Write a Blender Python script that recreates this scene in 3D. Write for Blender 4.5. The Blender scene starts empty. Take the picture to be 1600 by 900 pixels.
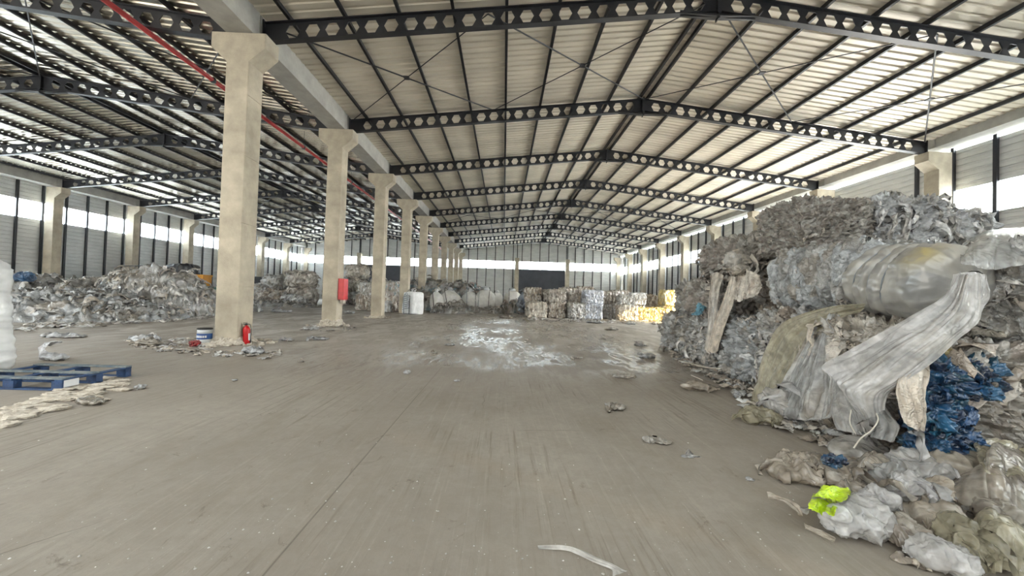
import bpy, math, random
import numpy as np
from mathutils import Vector, Matrix
C = bpy.context.scene.collection
PI = math.pi
random.seed(7)

# ------------------------------------------------------------------ camera
F = 600.0; EYE = 1.4
YAW, PIT, ROL = .0212, .0189, .0293
fw = np.array([math.sin(YAW)*math.cos(PIT), math.cos(YAW)*math.cos(PIT), math.sin(PIT)])
rt0 = np.array([math.cos(YAW), -math.sin(YAW), 0.]); up0 = np.cross(rt0, fw)
RT = math.cos(ROL)*rt0 + math.sin(ROL)*up0
UP = -math.sin(ROL)*rt0 + math.cos(ROL)*up0
cam = bpy.data.cameras.new('camera'); camo = bpy.data.objects.new('camera', cam); C.objects.link(camo)
cam.sensor_width = 36; cam.lens = F/1600*36; cam.clip_end = 400; cam.clip_start = .05
m = Matrix(((RT[0], UP[0], -fw[0], 0), (RT[1], UP[1], -fw[1], 0), (RT[2], UP[2], -fw[2], EYE), (0, 0, 0, 1)))
camo.matrix_world = m
bpy.context.scene.camera = camo

def ray(px, py): return fw + (px-800)/F*RT - (py-450)/F*UP
def aty(px, py, Y):
    d = ray(px, py); return np.array([0, 0, EYE]) + d*(Y/d[1])
def atx(px, py, X):
    d = ray(px, py); return np.array([0, 0, EYE]) + d*(X/d[0])
def atz(px, py, Z=0.):
    d = ray(px, py); return np.array([0, 0, EYE]) + d*((Z-EYE)/d[2])

# ------------------------------------------------------------------ noise (vectorised)
def _h(i, j, k, s):
    n = (i.astype(np.int64)*374761393 + j.astype(np.int64)*668265263 + k.astype(np.int64)*2147483647 + s*1274126177) & 0xFFFFFFFF
    n = ((n ^ (n >> 13))*1274126177) & 0xFFFFFFFF
    n = ((n ^ (n >> 16))*2246822519) & 0xFFFFFFFF
    return ((n ^ (n >> 15)) & 0xFFFFFF)/float(0x1000000)
def vnoise(P, s=0):
    I = np.floor(P); f = P-I; f = f*f*f*(f*(f*6-15)+10); I = I.astype(np.int64)
    r = 0
    for a in (0, 1):
        for b in (0, 1):
            for c in (0, 1):
                w = (f[:, 0] if a else 1-f[:, 0])*(f[:, 1] if b else 1-f[:, 1])*(f[:, 2] if c else 1-f[:, 2])
                r = r + w*_h(I[:, 0]+a, I[:, 1]+b, I[:, 2]+c, s)
    return r*2-1
def fbm(P, s=0, o=3):
    r = 0; a = 1.
    for k in range(o):
        r = r + a*vnoise(P*(2.03**k)+k*7.3, s+k); a *= .5
    return r
def vec3(P, s): return np.stack([vnoise(P, s), vnoise(P+31.7, s+11), vnoise(P-17.3, s+23)], 1)
def worley(P, s=0):
    I = np.floor(P).astype(np.int64); n = len(P)
    f1 = np.full(n, 9.); f2 = np.full(n, 9.); cid = np.zeros(n)
    for a in (-1, 0, 1):
        for b in (-1, 0, 1):
            for c in (-1, 0, 1):
                i, j, k = I[:, 0]+a, I[:, 1]+b, I[:, 2]+c
                dx = i+_h(i, j, k, s)-P[:, 0]; dy = j+_h(i, j, k, s+1)-P[:, 1]; dz = k+_h(i, j, k, s+2)-P[:, 2]
                d = np.sqrt(dx*dx+dy*dy+dz*dz); h = _h(i, j, k, s+3)
                nn = d < f1
                f2 = np.where(nn, f1, np.minimum(f2, d)); cid = np.where(nn, h, cid); f1 = np.where(nn, d, f1)
    return f1, f2, cid
def sstep(a, b, x):
    t = np.clip((x-a)/(b-a), 0, 1); return t*t*(3-2*t)

# ------------------------------------------------------------------ materials
def srgb(r, g, b):
    f = lambda c: (c/255/12.92) if c/255 <= .04045 else ((c/255+.055)/1.055)**2.4
    return (f(r), f(g), f(b), 1)
def newmat(name):
    mt = bpy.data.materials.new(name); mt.use_nodes = True
    nt = mt.node_tree; b = nt.nodes['Principled BSDF']
    return mt, nt, b
def N(nt, t, **kw):
    n = nt.nodes.new(t)
    for k, v in kw.items():
        if k in n.inputs.keys(): n.inputs[k].default_value = v
        else: setattr(n, k, v)
    return n
def L(nt, a, b): nt.links.new(a, b)
def objcoord(nt, scale=(1, 1, 1), rot=(0, 0, 0)):
    t = N(nt, 'ShaderNodeTexCoord'); mp = N(nt, 'ShaderNodeMapping')
    mp.inputs['Scale'].default_value = scale; mp.inputs['Rotation'].default_value = rot
    L(nt, t.outputs['Object'], mp.inputs['Vector']); return mp.outputs['Vector']
def noise_mat(name, c1, c2, scale=4, rough=.6, metal=0, bump=.1, stretch=(1, 1, 1), detail=6, bscale=None, spec=.5, r2=None):
    mt, nt, b = newmat(name)
    v = objcoord(nt, stretch)
    n = N(nt, 'ShaderNodeTexNoise', Scale=scale, Detail=detail, Roughness=.6); L(nt, v, n.inputs['Vector'])
    r = N(nt, 'ShaderNodeValToRGB'); r.color_ramp.elements[0].position = .32; r.color_ramp.elements[1].position = .68
    r.color_ramp.elements[0].color = c1; r.color_ramp.elements[1].color = c2
    L(nt, n.outputs['Fac'], r.inputs['Fac']); L(nt, r.outputs['Color'], b.inputs['Base Color'])
    b.inputs['Roughness'].default_value = rough; b.inputs['Metallic'].default_value = metal
    b.inputs['Specular IOR Level'].default_value = spec
    if bump:
        n2 = N(nt, 'ShaderNodeTexNoise', Scale=bscale or scale*6, Detail=5); L(nt, v, n2.inputs['Vector'])
        bp = N(nt, 'ShaderNodeBump', Strength=bump, Distance=.02)
        L(nt, n2.outputs['Fac'], bp.inputs['Height']); L(nt, bp.outputs['Normal'], b.inputs['Normal'])
    return mt
MAT = {}
MAT['steel'] = noise_mat('dark_painted_steel', (.012, .013, .017, 1), (.022, .023, .028, 1), 3, .45, 0, 0)
MAT['concrete'] = noise_mat('cast_concrete', srgb(150, 141, 125), srgb(190, 180, 161), 1.4, .8, 0, .25, bscale=30)
MAT['gutter'] = noise_mat('precast_grey_concrete', srgb(150, 148, 142), srgb(172, 170, 163), 2, .75, 0, .15)
MAT['rubble'] = noise_mat('broken_plaster', srgb(160, 150, 135), srgb(215, 208, 196), 12, .9, 0, .8, bscale=40)
MAT['wallpanel'] = noise_mat('wall_sheet_metal', srgb(196, 198, 198), srgb(214, 215, 214), 1.2, .4, .1, .02, (1, 1, 3))
MAT['blackpanel'] = noise_mat('dark_shutter', srgb(60, 63, 70), srgb(72, 75, 82), 1.2, .5, .2, .0)
MAT['red'] = noise_mat('red_paint', srgb(176, 20, 26), srgb(196, 28, 34), 5, .35, 0, 0)
MAT['pipe'] = noise_mat('red_pipe_paint', srgb(140, 42, 44), srgb(160, 55, 55), 5, .4, 0, 0)
MAT['black'] = noise_mat('black_rubber', (.012, .012, .013, 1), (.03, .03, .03, 1), 8, .5, 0, .1)
MAT['darktarp'] = noise_mat('dark_tarpaulin', (.018, .019, .022, 1), (.05, .05, .055, 1), 3, .5, 0, .3, bscale=12)
MAT['green'] = noise_mat('green_netting', srgb(48, 84, 78), srgb(84, 116, 108), 4, .7, 0, .3)
MAT['orange'] = noise_mat('orange_paint', srgb(190, 128, 30), srgb(214, 150, 44), 3, .6, 0, .1)
MAT['bluepal'] = noise_mat('worn_blue_paint', srgb(12, 34, 66), srgb(34, 72, 118), 7, .65, 0, .4, (1, 1, 1), bscale=30)
MAT['palwood'] = noise_mat('worn_pallet_top', srgb(62, 82, 100), srgb(132, 136, 132), 9, .8, 0, .4, bscale=30)
MAT['white'] = noise_mat('white_paint', srgb(205, 210, 215), srgb(228, 230, 232), 5, .45, 0, .0)
MAT['bluepaint'] = noise_mat('blue_label', srgb(22, 62, 120), srgb(30, 80, 146), 5, .45, 0, .0)
MAT['cord'] = noise_mat('pale_cord', srgb(190, 186, 172), srgb(215, 210, 200), 5, .7, 0, .0)
MAT['print'] = noise_mat('grey_print', srgb(120, 128, 136), srgb(146, 152, 158), 5, .7, 0, .0)

# roof sheets: glossy galvanised metal
def roofmat(name, me, ro):
    mt, nt, b = newmat(name)
    v = objcoord(nt, (.25, 1.2, 1))
    n = N(nt, 'ShaderNodeTexNoise', Scale=1.3, Detail=5); L(nt, v, n.inputs['Vector'])
    r = N(nt, 'ShaderNodeValToRGB'); r.color_ramp.elements[0].position = .3; r.color_ramp.elements[1].position = .7
    r.color_ramp.elements[0].color = srgb(196, 190, 176); r.color_ramp.elements[1].color = srgb(222, 215, 200)
    L(nt, n.outputs['Fac'], r.inputs['Fac']); L(nt, r.outputs['Color'], b.inputs['Base Color'])
    b.inputs['Metallic'].default_value = me; b.inputs['Roughness'].default_value = ro
    return mt
MAT['roof'] = roofmat('pale_roof_sheet', .2, .46); MAT['roof2'] = roofmat('galvanised_roof_sheet', .85, .27)

def bandmat(name='translucent_sheet', fac=0., tc=(.86, .94, .97, 1)):
    mt, nt, b = newmat(name); nt.nodes.remove(b)
    out = nt.nodes['Material Output']
    t = N(nt, 'ShaderNodeBsdfTranslucent', Color=tc); g = N(nt, 'ShaderNodeBsdfGlossy', Color=(1, 1, 1, 1), Roughness=.35)
    tr = N(nt, 'ShaderNodeBsdfTransparent', Color=(.93, .98, 1, 1))
    a = N(nt, 'ShaderNodeMixShader', Fac=fac); L(nt, t.outputs[0], a.inputs[1]); L(nt, tr.outputs[0], a.inputs[2])
    c = N(nt, 'ShaderNodeMixShader', Fac=.05); L(nt, a.outputs[0], c.inputs[1]); L(nt, g.outputs[0], c.inputs[2])
    L(nt, c.outputs[0], out.inputs['Surface']); return mt
MAT['band'] = bandmat()
MAT['added_daylight'] = bandmat('added_daylight_sheet', 0., (.19, .18, .162, 1))  # for translucent sheets added unseen behind the camera to supply daylight

def floormat():
    mt, nt, b = newmat('dusty_concrete_floor')
    tc = N(nt, 'ShaderNodeTexCoord').outputs['Object']
    def mp(scale, rot=(0, 0, 0)):
        q = N(nt, 'ShaderNodeMapping'); q.inputs['Scale'].default_value = scale; q.inputs['Rotation'].default_value = rot
        L(nt, tc, q.inputs['Vector']); return q.outputs['Vector']
    def noise(vec, sc, det=6, ro=.6, dist=0.):
        q = N(nt, 'ShaderNodeTexNoise', Scale=sc, Detail=det, Roughness=ro, Distortion=dist); L(nt, vec, q.inputs['Vector']); return q.outputs['Fac']
    def ramp(f, p0, p1, c0=0., c1=1.):
        q = N(nt, 'ShaderNodeMapRange'); q.interpolation_type = 'SMOOTHSTEP'
        q.inputs['From Min'].default_value = p0; q.inputs['From Max'].default_value = p1
        q.inputs['To Min'].default_value = c0; q.inputs['To Max'].default_value = c1
        L(nt, f, q.inputs['Value']); return q.outputs[0]
    def math_(op, a, bb):
        q = N(nt, 'ShaderNodeMath', operation=op)
        for i, x in enumerate((a, bb)):
            if isinstance(x, (int, float)): q.inputs[i].default_value = x
            else: L(nt, x, q.inputs[i])
        return q.outputs[0]
    def mixc(f, a, bb):
        q = N(nt, 'ShaderNodeMix', data_type='RGBA')
        if isinstance(f, (int, float)): q.inputs[0].default_value = f
        else: L(nt, f, q.inputs[0])
        for i, x in ((6, a), (7, bb)):
            if isinstance(x, tuple): q.inputs[i].default_value = x
            else: L(nt, x, q.inputs[i])
        return q.outputs[2]
    big = ramp(noise(mp((1, 1, 1)), .22, 5), .38, .62)
    col = mixc(big, srgb(143, 135, 125), srgb(160, 153, 143))
    med = ramp(noise(mp((1, .45, 1), (0, 0, .15)), 1.6, 8, .65, .6), .42, .72)
    col = mixc(math_('MULTIPLY', med, .4), col, srgb(128, 118, 104))
    # tyre streaks run roughly along the hall, fanning
    st = ramp(noise(mp((16, .6, 1), (0, 0, .42)), 1.1, 8, .72, .5), .5, .66)
    st2 = ramp(noise(mp((18, .5, 1), (0, 0, .1)), 1.3, 8, .72, .6), .52, .7)
    pat = ramp(noise(mp((1, 1, 1)), .5, 3), .42, .6)
    col = mixc(math_('MULTIPLY', math_('MULTIPLY', st, pat), .75), col, srgb(112, 104, 92))
    col = mixc(math_('MULTIPLY', st2, .26), col, srgb(190, 182, 168))
    # dark spots
    sp = ramp(noise(mp((1, .6, 1)), 2.6, 8, .75), .62, .74)
    col = mixc(math_('MULTIPLY', sp, .55), col, srgb(88, 76, 66))
    gr = ramp(noise(mp((1, 1, 1)), 9., 10, .82, .4), .35, .65)
    col = mixc(math_('MULTIPLY', gr, .3), col, srgb(118, 110, 100))
    sp2 = ramp(noise(mp((1, .7, 1), (0, 0, .8)), 4.6, 9, .8, .8), .58, .7)
    col = mixc(math_('MULTIPLY', sp2, .6), col, srgb(84, 72, 63))
    # pale blotches that grow stronger further in
    sx = N(nt, 'ShaderNodeSeparateXYZ'); L(nt, tc, sx.inputs[0])
    far = ramp(sx.outputs['Y'], 6., 14.)
    ds = ramp(noise(mp((1.6, .7, 1), (0, 0, .3)), .9, 8, .7, .8), .44, .6)
    col = mixc(math_('MULTIPLY', math_('MULTIPLY', ds, far), .62), col, srgb(205, 202, 196))
    # hairline cracks + scratch lines
    vo = N(nt, 'ShaderNodeTexVoronoi', Scale=.42); vo.feature = 'DISTANCE_TO_EDGE'
    nz = N(nt, 'ShaderNodeTexNoise', Scale=3., Detail=5); L(nt, tc, nz.inputs['Vector'])
    vadd = N(nt, 'ShaderNodeVectorMath', operation='MULTIPLY_ADD'); L(nt, nz.outputs['Color'], vadd.inputs[0]); vadd.inputs[1].default_value = (.16, .16, 0); L(nt, tc, vadd.inputs[2])
    L(nt, vadd.outputs[0], vo.inputs['Vector'])
    cr = ramp(vo.outputs['Distance'], .0, .004, 1., 0.)
    crm = ramp(noise(mp((1, 1, 1)), .35, 2), .54, .62)
    cr = math_('MULTIPLY', cr, crm)
    col = mixc(math_('MULTIPLY', cr, .55), col, srgb(70, 62, 54))
    # saw-cut joints: every 5.45 m across, every 6 m along
    def joint(sock, off, period, w):
        a = math_('PINGPONG', math_('ADD', sock, off), period/2)
        return ramp(a, w*.6, w, 1., 0.)
    j = math_('MAXIMUM', joint(sx.outputs['X'], 1.13, 6.0, .007), joint(sx.outputs['Y'], 1.9, 10.9, .014))
    col = mixc(math_('MULTIPLY', j, .55), col, srgb(84, 76, 68))
    L(nt, col, b.inputs['Base Color'])
    ra = ramp(noise(mp((3.2, .9, 1), (0, 0, .5)), 1.2, 9, .75, 1.6), .43, .56)
    rb = ramp(noise(mp((4.2, .8, 1), (0, 0, -.35)), 1.1, 9, .75, 1.2), .46, .58)
    rc = ramp(noise(mp((1, .8, 1)), .4, 3), .36, .52)
    ro = ramp(math_('MULTIPLY', math_('MAXIMUM', ra, rb), rc), 0., 1., .55, .2)
    mid = math_('MULTIPLY', ramp(sx.outputs['Y'], 5., 8.), math_('MULTIPLY', ramp(sx.outputs['X'], 7., 3.), ramp(sx.outputs['X'], -6., -1., .35, 1.)))
    rr = N(nt, 'ShaderNodeMix', data_type='FLOAT'); L(nt, mid, rr.inputs[0]); rr.inputs[2].default_value = .7; L(nt, ro, rr.inputs[3])
    L(nt, rr.outputs[0], b.inputs['Roughness'])
    b.inputs['Specular IOR Level'].default_value = .5
    hh = math_('ADD', noise(mp((1, 1, 1)), 14, 6, .7), math_('MULTIPLY', math_('MAXIMUM', cr, j), -1.5))
    hh = math_('ADD', hh, math_('MULTIPLY', st, .5))
    bp = N(nt, 'ShaderNodeBump', Strength=.22, Distance=.01); L(nt, hh, bp.inputs['Height']); L(nt, bp.outputs['Normal'], b.inputs['Normal'])
    return mt
MAT['floor'] = floormat()

def filmmat(name, rough=.3, alpha=1., transl=.0, bump=.85, bs=9., sc=1., mot=1., coat=.6):
    """crumpled plastic film; base colour from the point attribute Col"""
    mt, nt, b = newmat(name)
    at = N(nt, 'ShaderNodeAttribute', attribute_name='Col')
    v = objcoord(nt)
    n0 = N(nt, 'ShaderNodeTexNoise', Scale=bs*.6, Detail=4); L(nt, v, n0.inputs['Vector'])
    va = N(nt, 'ShaderNodeVectorMath', operation='MULTIPLY_ADD'); L(nt, n0.outputs['Color'], va.inputs[0]); va.inputs[1].default_value = (.35/sc,)*3; L(nt, v, va.inputs[2])
    n1 = N(nt, 'ShaderNodeTexNoise', Scale=bs*2.6, Detail=8, Roughness=.66); n1.noise_type = 'RIDGED_MULTIFRACTAL'; L(nt, va.outputs[0], n1.inputs['Vector'])
    bp = N(nt, 'ShaderNodeBump', Strength=bump, Distance=.025/sc); L(nt, n1.outputs['Fac'], bp.inputs['Height']); L(nt, bp.outputs['Normal'], b.inputs['Normal'])
    n2 = N(nt, 'ShaderNodeTexNoise', Scale=bs*1.1, Detail=6); L(nt, v, n2.inputs['Vector'])
    mr = N(nt, 'ShaderNodeMapRange'); mr.inputs['From Min'].default_value = .3; mr.inputs['From Max'].default_value = .7; mr.inputs['To Min'].default_value = 1-.4*mot; mr.inputs['To Max'].default_value = 1+.32*mot  # mottled base colour stands in for dark creases and pale highlights
    L(nt, n2.outputs['Fac'], mr.inputs['Value'])
    mx = N(nt, 'ShaderNodeVectorMath', operation='SCALE'); L(nt, at.outputs['Color'], mx.inputs[0]); L(nt, mr.outputs[0], mx.inputs['Scale'])
    L(nt, mx.outputs[0], b.inputs['Base Color'])
    b.inputs['Roughness'].default_value = rough; b.inputs['Specular IOR Level'].default_value = .6
    b.inputs['Coat Weight'].default_value = coat; b.inputs['Coat Roughness'].default_value = .1; L(nt, bp.outputs['Normal'], b.inputs['Coat Normal'])
    if alpha < 1:
        n3 = N(nt, 'ShaderNodeTexNoise', Scale=bs*1.3, Detail=7, Distortion=1.2); L(nt, v, n3.inputs['Vector'])
        m3 = N(nt, 'ShaderNodeMapRange'); m3.inputs['From Min'].default_value = .35; m3.inputs['From Max'].default_value = .65; m3.inputs['To Min'].default_value = alpha-.22; m3.inputs['To Max'].default_value = min(1, alpha+.2)
        L(nt, n3.outputs['Fac'], m3.inputs['Value']); L(nt, m3.outputs[0], b.inputs['Alpha'])
    if transl:
        t = N(nt, 'ShaderNodeBsdfTranslucent'); L(nt, mx.outputs[0], t.inputs['Color']); L(nt, bp.outputs['Normal'], t.inputs['Normal'])
        ms = N(nt, 'ShaderNodeMixShader', Fac=transl); out = nt.nodes['Material Output']
        L(nt, b.outputs[0], ms.inputs[1]); L(nt, t.outputs[0], ms.inputs[2]); L(nt, ms.outputs[0], out.inputs['Surface'])
    return mt
MAT['film'] = filmmat('baled_film')
MAT['farfilm'] = filmmat('far_baled_film', bs=4.)
MAT['sheet'] = filmmat('draped_film', .27, .74, .22, .6, 6., 1., .6)
MAT['clear'] = filmmat('clear_film', .14, .84, .25, .5, 7., 1., .5)
MAT['fabric'] = filmmat('woven_bag_fabric', .6, 1., .1, .25, 5., 1., .25, .0)
MAT['wrap'] = filmmat('stretch_wrap', .3, 1., .1, .2, 5., 1., .3)

# ------------------------------------------------------------------ objects
def tag(o, label=None, cat=None, group=None, kind=None):
    if label: o['label'] = label
    if cat: o['category'] = cat
    if group: o['group'] = group
    if kind: o['kind'] = kind
    return o
def empty(name, loc=(0, 0, 0), rz=0, parent=None):
    o = bpy.data.objects.new(name, None); o.location = loc; o.rotation_euler = (0, 0, rz); C.objects.link(o)
    if parent: o.parent = parent
    o.empty_display_size = .1
    return o
def mesh(name, V, Fc, mat, col=None, smooth=False):
    me = bpy.data.meshes.new(name)
    V = np.asarray(V, float)
    if isinstance(Fc, np.ndarray) and Fc.ndim == 2:
        n, k = Fc.shape
        me.vertices.add(len(V)); me.vertices.foreach_set('co', V.ravel())
        me.loops.add(n*k); me.loops.foreach_set('vertex_index', Fc.ravel().astype(np.int32))
        me.polygons.add(n); me.polygons.foreach_set('loop_start', np.arange(0, n*k, k, dtype=np.int32))
        me.update(calc_edges=True)
    else:
        me.from_pydata([tuple(v) for v in V], [], [tuple(int(i) for i in f) for f in Fc]); me.update()
    me.validate()
    if smooth: me.polygons.foreach_set('use_smooth', np.ones(len(me.polygons), bool))
    if col is not None:
        a = me.color_attributes.new('Col', 'FLOAT_COLOR', 'POINT')
        c4 = np.ones((len(V), 4)); c4[:, :3] = col; a.data.foreach_set('color', c4.ravel())
    me.materials.append(MAT[mat]); return me
def obj(name, me, parent=None, loc=(0, 0, 0), rz=0):
    o = bpy.data.objects.new(name, me); o.location = loc; o.rotation_euler = (0, 0, rz); C.objects.link(o)
    if parent: o.parent = parent
    return o
class MB:
    def __init__(s): s.v = []; s.f = []
    def add(s, V, Fc):
        k = len(s.v); s.v += [tuple(v) for v in V]; s.f += [tuple(i+k for i in f) for f in Fc]; return s
    def box(s, x0, x1, y0, y1, z0, z1, R=None, o=(0, 0, 0)):
        V = [(x, y, z) for z in (z0, z1) for y in (y0, y1) for x in (x0, x1)]
        if R is not None: V = [tuple(np.array(o)+R@(np.array(v))) for v in V]
        return s.add(V, [(0, 2, 3, 1), (4, 5, 7, 6), (0, 1, 5, 4), (2, 6, 7, 3), (0, 4, 6, 2), (1, 3, 7, 5)])
    def prism(s, poly, y0, y1):   # polygon in xz, extruded in y
        n = len(poly); V = [(x, y0, z) for x, z in poly]+[(x, y1, z) for x, z in poly]
        return s.add(V, [tuple(range(n)), tuple(range(2*n-1, n-1, -1))]+[(i, i+n, (i+1) % n+n, (i+1) % n) for i in range(n)])
    def tube(s, pts, r, n=8, cap=True):
        pts = [np.array(p, float) for p in pts]; k0 = len(s.v); rr = r if hasattr(r, '__len__') else [r]*len(pts)
        for i, p in enumerate(pts):
            d = pts[min(i+1, len(pts)-1)]-pts[max(i-1, 0)]; d = d/(np.linalg.norm(d)+1e-9)
            u = np.cross(d, (0, 0, 1)); 
            if np.linalg.norm(u) < .1: u = np.cross(d, (0, 1, 0))
            u /= np.linalg.norm(u); w = np.cross(d, u)
            for a in range(n):
                t = 2*PI*a/n; s.v.append(tuple(p+rr[i]*(math.cos(t)*u+math.sin(t)*w)))
        for i in range(len(pts)-1):
            for a in range(n):
                b = (a+1) % n; s.f.append((k0+i*n+a, k0+i*n+b, k0+(i+1)*n+b, k0+(i+1)*n+a))
        if cap:
            s.f.append(tuple(k0+a for a in range(n))[::-1]); s.f.append(tuple(k0+(len(pts)-1)*n+a for a in range(n)))
        return s
    def lathe(s, prof, n=24, c=(0, 0, 0)):
        k0 = len(s.v)
        for r, z in prof:
            for a in range(n): s.v.append((c[0]+r*math.cos(2*PI*a/n), c[1]+r*math.sin(2*PI*a/n), c[2]+z))
        for i in range(len(prof)-1):
            for a in range(n):
                b = (a+1) % n; s.f.append((k0+i*n+a, k0+i*n+b, k0+(i+1)*n+b, k0+(i+1)*n+a))
        s.f.append(tuple(k0+a for a in range(n))[::-1]); s.f.append(tuple(k0+(len(prof)-1)*n+a for a in range(n)))
        return s
    def mesh(s, name, mat, smooth=False): return mesh(name, s.v, s.f, mat, smooth=smooth)
    def build(s, name, mat, parent=None, smooth=False): return obj(name, s.mesh(name, mat, smooth), parent)
ORD = ['first', 'second', 'third', 'fourth', 'fifth', 'sixth', 'seventh', 'eighth', 'ninth', 'tenth', 'eleventh', 'twelfth', 'thirteenth', 'fourteenth', 'fifteenth', 'sixteenth']

# ------------------------------------------------------------------ setting: the building
Y0, Y1 = -9.0, 58.7
XL, XM, XR = -30.0, -6.68, 17.52        # column rows
WL, WR = -30.75, 18.15                  # wall planes
HALF = (XR-XM)/2; XC = (XR+XM)/2; XCL = (XL+XM)/2; HALFL = (XM-XL)/2
SL = .113
def yf(i): return 9.72+5.45*i
def zbot(x, c, half): return 7.68+SL*(half-.4-abs(x-c))
tag(MB().box(WL-.4, WR+.4, Y0-1, Y1+.4, -.3, 0).build('floor', 'floor'), 'dusty grey concrete floor with tyre streaks and saw-cut joints', 'floor', None, 'structure')

def corrug(n0, n1, pitch, depth):
    """profile points (s, d) from n0 to n1"""
    out = []; s = n0
    while s < n1:
        out += [(s, 0), (s+pitch*.6, 0), (s+pitch*.68, depth), (s+pitch*.92, depth)]; s += pitch
    return [(min(a, n1), d) for a, d in out]+[(n1, 0)]
def roof(name, c, half, lab, ys=-3.5, mt='roof'):
    prof = corrug(ys, Y1, .27, .04); V = []; Fc = []
    for k, sx in enumerate((-1, 1)):
        xs = np.linspace(0, half-.04, 2)
        b = len(V)
        for (y, d) in prof:
            for x in xs: V.append((c+sx*x, y, zbot(c+x, c, half)+.5+.13+d))
        for i in range(len(prof)-1): Fc.append((b+2*i, b+2*i+1, b+2*i+3, b+2*i+2))
    tag(obj(name, mesh(name, V, Fc, mt)), lab, 'ceiling', None, 'structure')
def added_roof_light(c, half, lab, a, b):  # unseen roof sheets, added to let daylight in near the camera
    prof = corrug(a, b, .27, .04); V = []; Fc = []
    for sx in (-1, 1):
        k0 = len(V)
        for (y, d) in prof:
            for x in (0, half-.04): V.append((c+sx*x, y, zbot(c+x, c, half)+.5+.13+d))
        for i in range(len(prof)-1): Fc.append((k0+2*i, k0+2*i+1, k0+2*i+3, k0+2*i+2))
    wn[0] += 1
    tag(obj('window_%d' % wn[0], mesh('window', V, Fc, 'added_daylight')), lab, 'added_daylight', None, 'structure')
wn = [0]
roof('ceiling', XC, HALF, 'ribbed galvanised roof sheets over the main hall')
roof('ceiling.001', XCL, HALFL, 'ribbed galvanised roof sheets over the left hall', 4.5, 'roof2')

added_roof_light(XC, HALF, 'pale translucent roof sheets added unseen for daylight over the entrance end of the main hall', Y0, -3.5)
added_roof_light(XCL, HALFL, 'pale translucent roof sheets added unseen for daylight over the entrance end of the left hall', Y0, 4.5)
def wallgrid(name, lab, axis, pos, a0, a1, bands, posts, zt, outward, mat='wallpanel'):
    """bands: list of (z0,z1) of ribbed sheeting; ribs horizontal"""
    root = empty(name); tag(root, lab, 'wall', None, 'structure')
    for z0, z1, r0, r1, mm in bands:
        prof = corrug(z0, z1, .25, .045); V = []; Fc = []
        for z, d in prof:
            for a in (r0, r1): V.append((pos+outward*d, a, z) if axis == 'x' else (a, pos+outward*d, z))
        for i in range(len(prof)-1): Fc.append((2*i, 2*i+1, 2*i+3, 2*i+2))
        obj('panel', mesh('panel', V, Fc, mm), root)
    me = None
    for a, z0, z1 in posts:
        b = MB()
        if axis == 'x': b.box(-.05, .05, -.06, .06, 0, z1-z0)
        else: b.box(-.06, .06, -.05, .05, 0, z1-z0)
        o = b.build('wall_post', 'steel', root); o.location = (pos-outward*.055, a, z0) if axis == 'x' else (a, pos-outward*.055, z0)
    return root
def window(axis, pos, a0, a1, z0, z1, outward, lab):
    wn[0] += 1
    prof = corrug(z0, z1, .25, .045); V = []; Fc = []
    for z, d in prof:
        for a in (a0, a1): V.append((pos+outward*d, a, z) if axis == 'x' else (a, pos+outward*d, z))
    for i in range(len(prof)-1): Fc.append((2*i, 2*i+1, 2*i+3, 2*i+2))
    o = obj('window_%d' % wn[0], mesh('window', V, Fc, 'band')); tag(o, lab, 'window', 'translucent strip windows', 'structure')
ROWN = ['nearest bay', 'second bay', 'third bay', 'fourth bay', 'fifth bay', 'sixth bay', 'seventh bay', 'eighth bay', 'ninth bay', 'tenth bay']
posts = [(yf(-3)-.05+1.3625*k, 0, 7.9) for k in range(0, 50) if yf(-3)+1.3625*k < Y1-.2]
DOOR = (16.6, 23.2, 4.8)
wallgrid('wall_right', 'ribbed grey metal wall behind the right column row', 'x', WR, Y0, Y1,
         [(0, 5.05, Y0, DOOR[0], 'wallpanel'), (0, 5.05, DOOR[1], Y1, 'wallpanel'), (DOOR[2], 5.05, DOOR[0], DOOR[1], 'wallpanel'), (6.15, 7.79, Y0, Y1, 'wallpanel')],
         [p for p in posts if not DOOR[0] < p[0] < DOOR[1]], 8, 1)
wallgrid('wall_left', 'ribbed grey metal wall at the far left side', 'x', WL, Y0, Y1,
         [(0, 5.45, Y0, Y1, 'wallpanel'), (6.6, 8.1, Y0, Y1, 'wallpanel')], posts, 8, -1)
for i in range(-3, 9):
    y0 = yf(i); y1 = yf(i+1) if i < 8 else Y1
    y0 = Y0 if i == -3 else y0
    lab = (ROWN[i+1] if i >= -1 else 'bay beside the entrance')
    window('x', WR, y0, y1, 5.05, 6.15, 1, 'bright translucent strip in the right wall, '+lab+' from the camera')
    window('x', WR, y0, y1, 7.79, 7.95, 1, 'thin bright daylight slot at the top of the right wall, '+lab+' from the camera')
    window('x', WL, y0, y1, 5.45, 6.6, -1, 'bright translucent strip in the left wall, '+lab+' from the camera')
V = []; Fc = []
for x0, x1, c, hf in ((WL, XCL, XCL, HALFL), (XCL, XM, XCL, HALFL), (XM, XC, XC, HALF), (XC, WR, XC, HALF)):
    k0 = len(V)
    V += [(x0, Y0, 0), (x1, Y0, 0), (x1, Y0, zbot(min(max(x1, XL), XR), c, hf)+.66), (x0, Y0, zbot(min(max(x0, XL), XR), c, hf)+.66)]; Fc.append((k0, k0+1, k0+2, k0+3))
tag(obj('wall_front', mesh('wall_front', V[:8], Fc[:2], 'added_daylight')), 'pale translucent sheet wall, unseen, added for daylight, closing the entrance end of the left hall', 'wall', None, 'structure')
tag(obj('wall_front.001', mesh('wall_front', V[8:], [(0, 1, 2, 3), (4, 5, 6, 7)], 'wallpanel')), 'grey sheet wall closing the entrance end of the main hall', 'wall', None, 'structure')
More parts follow.
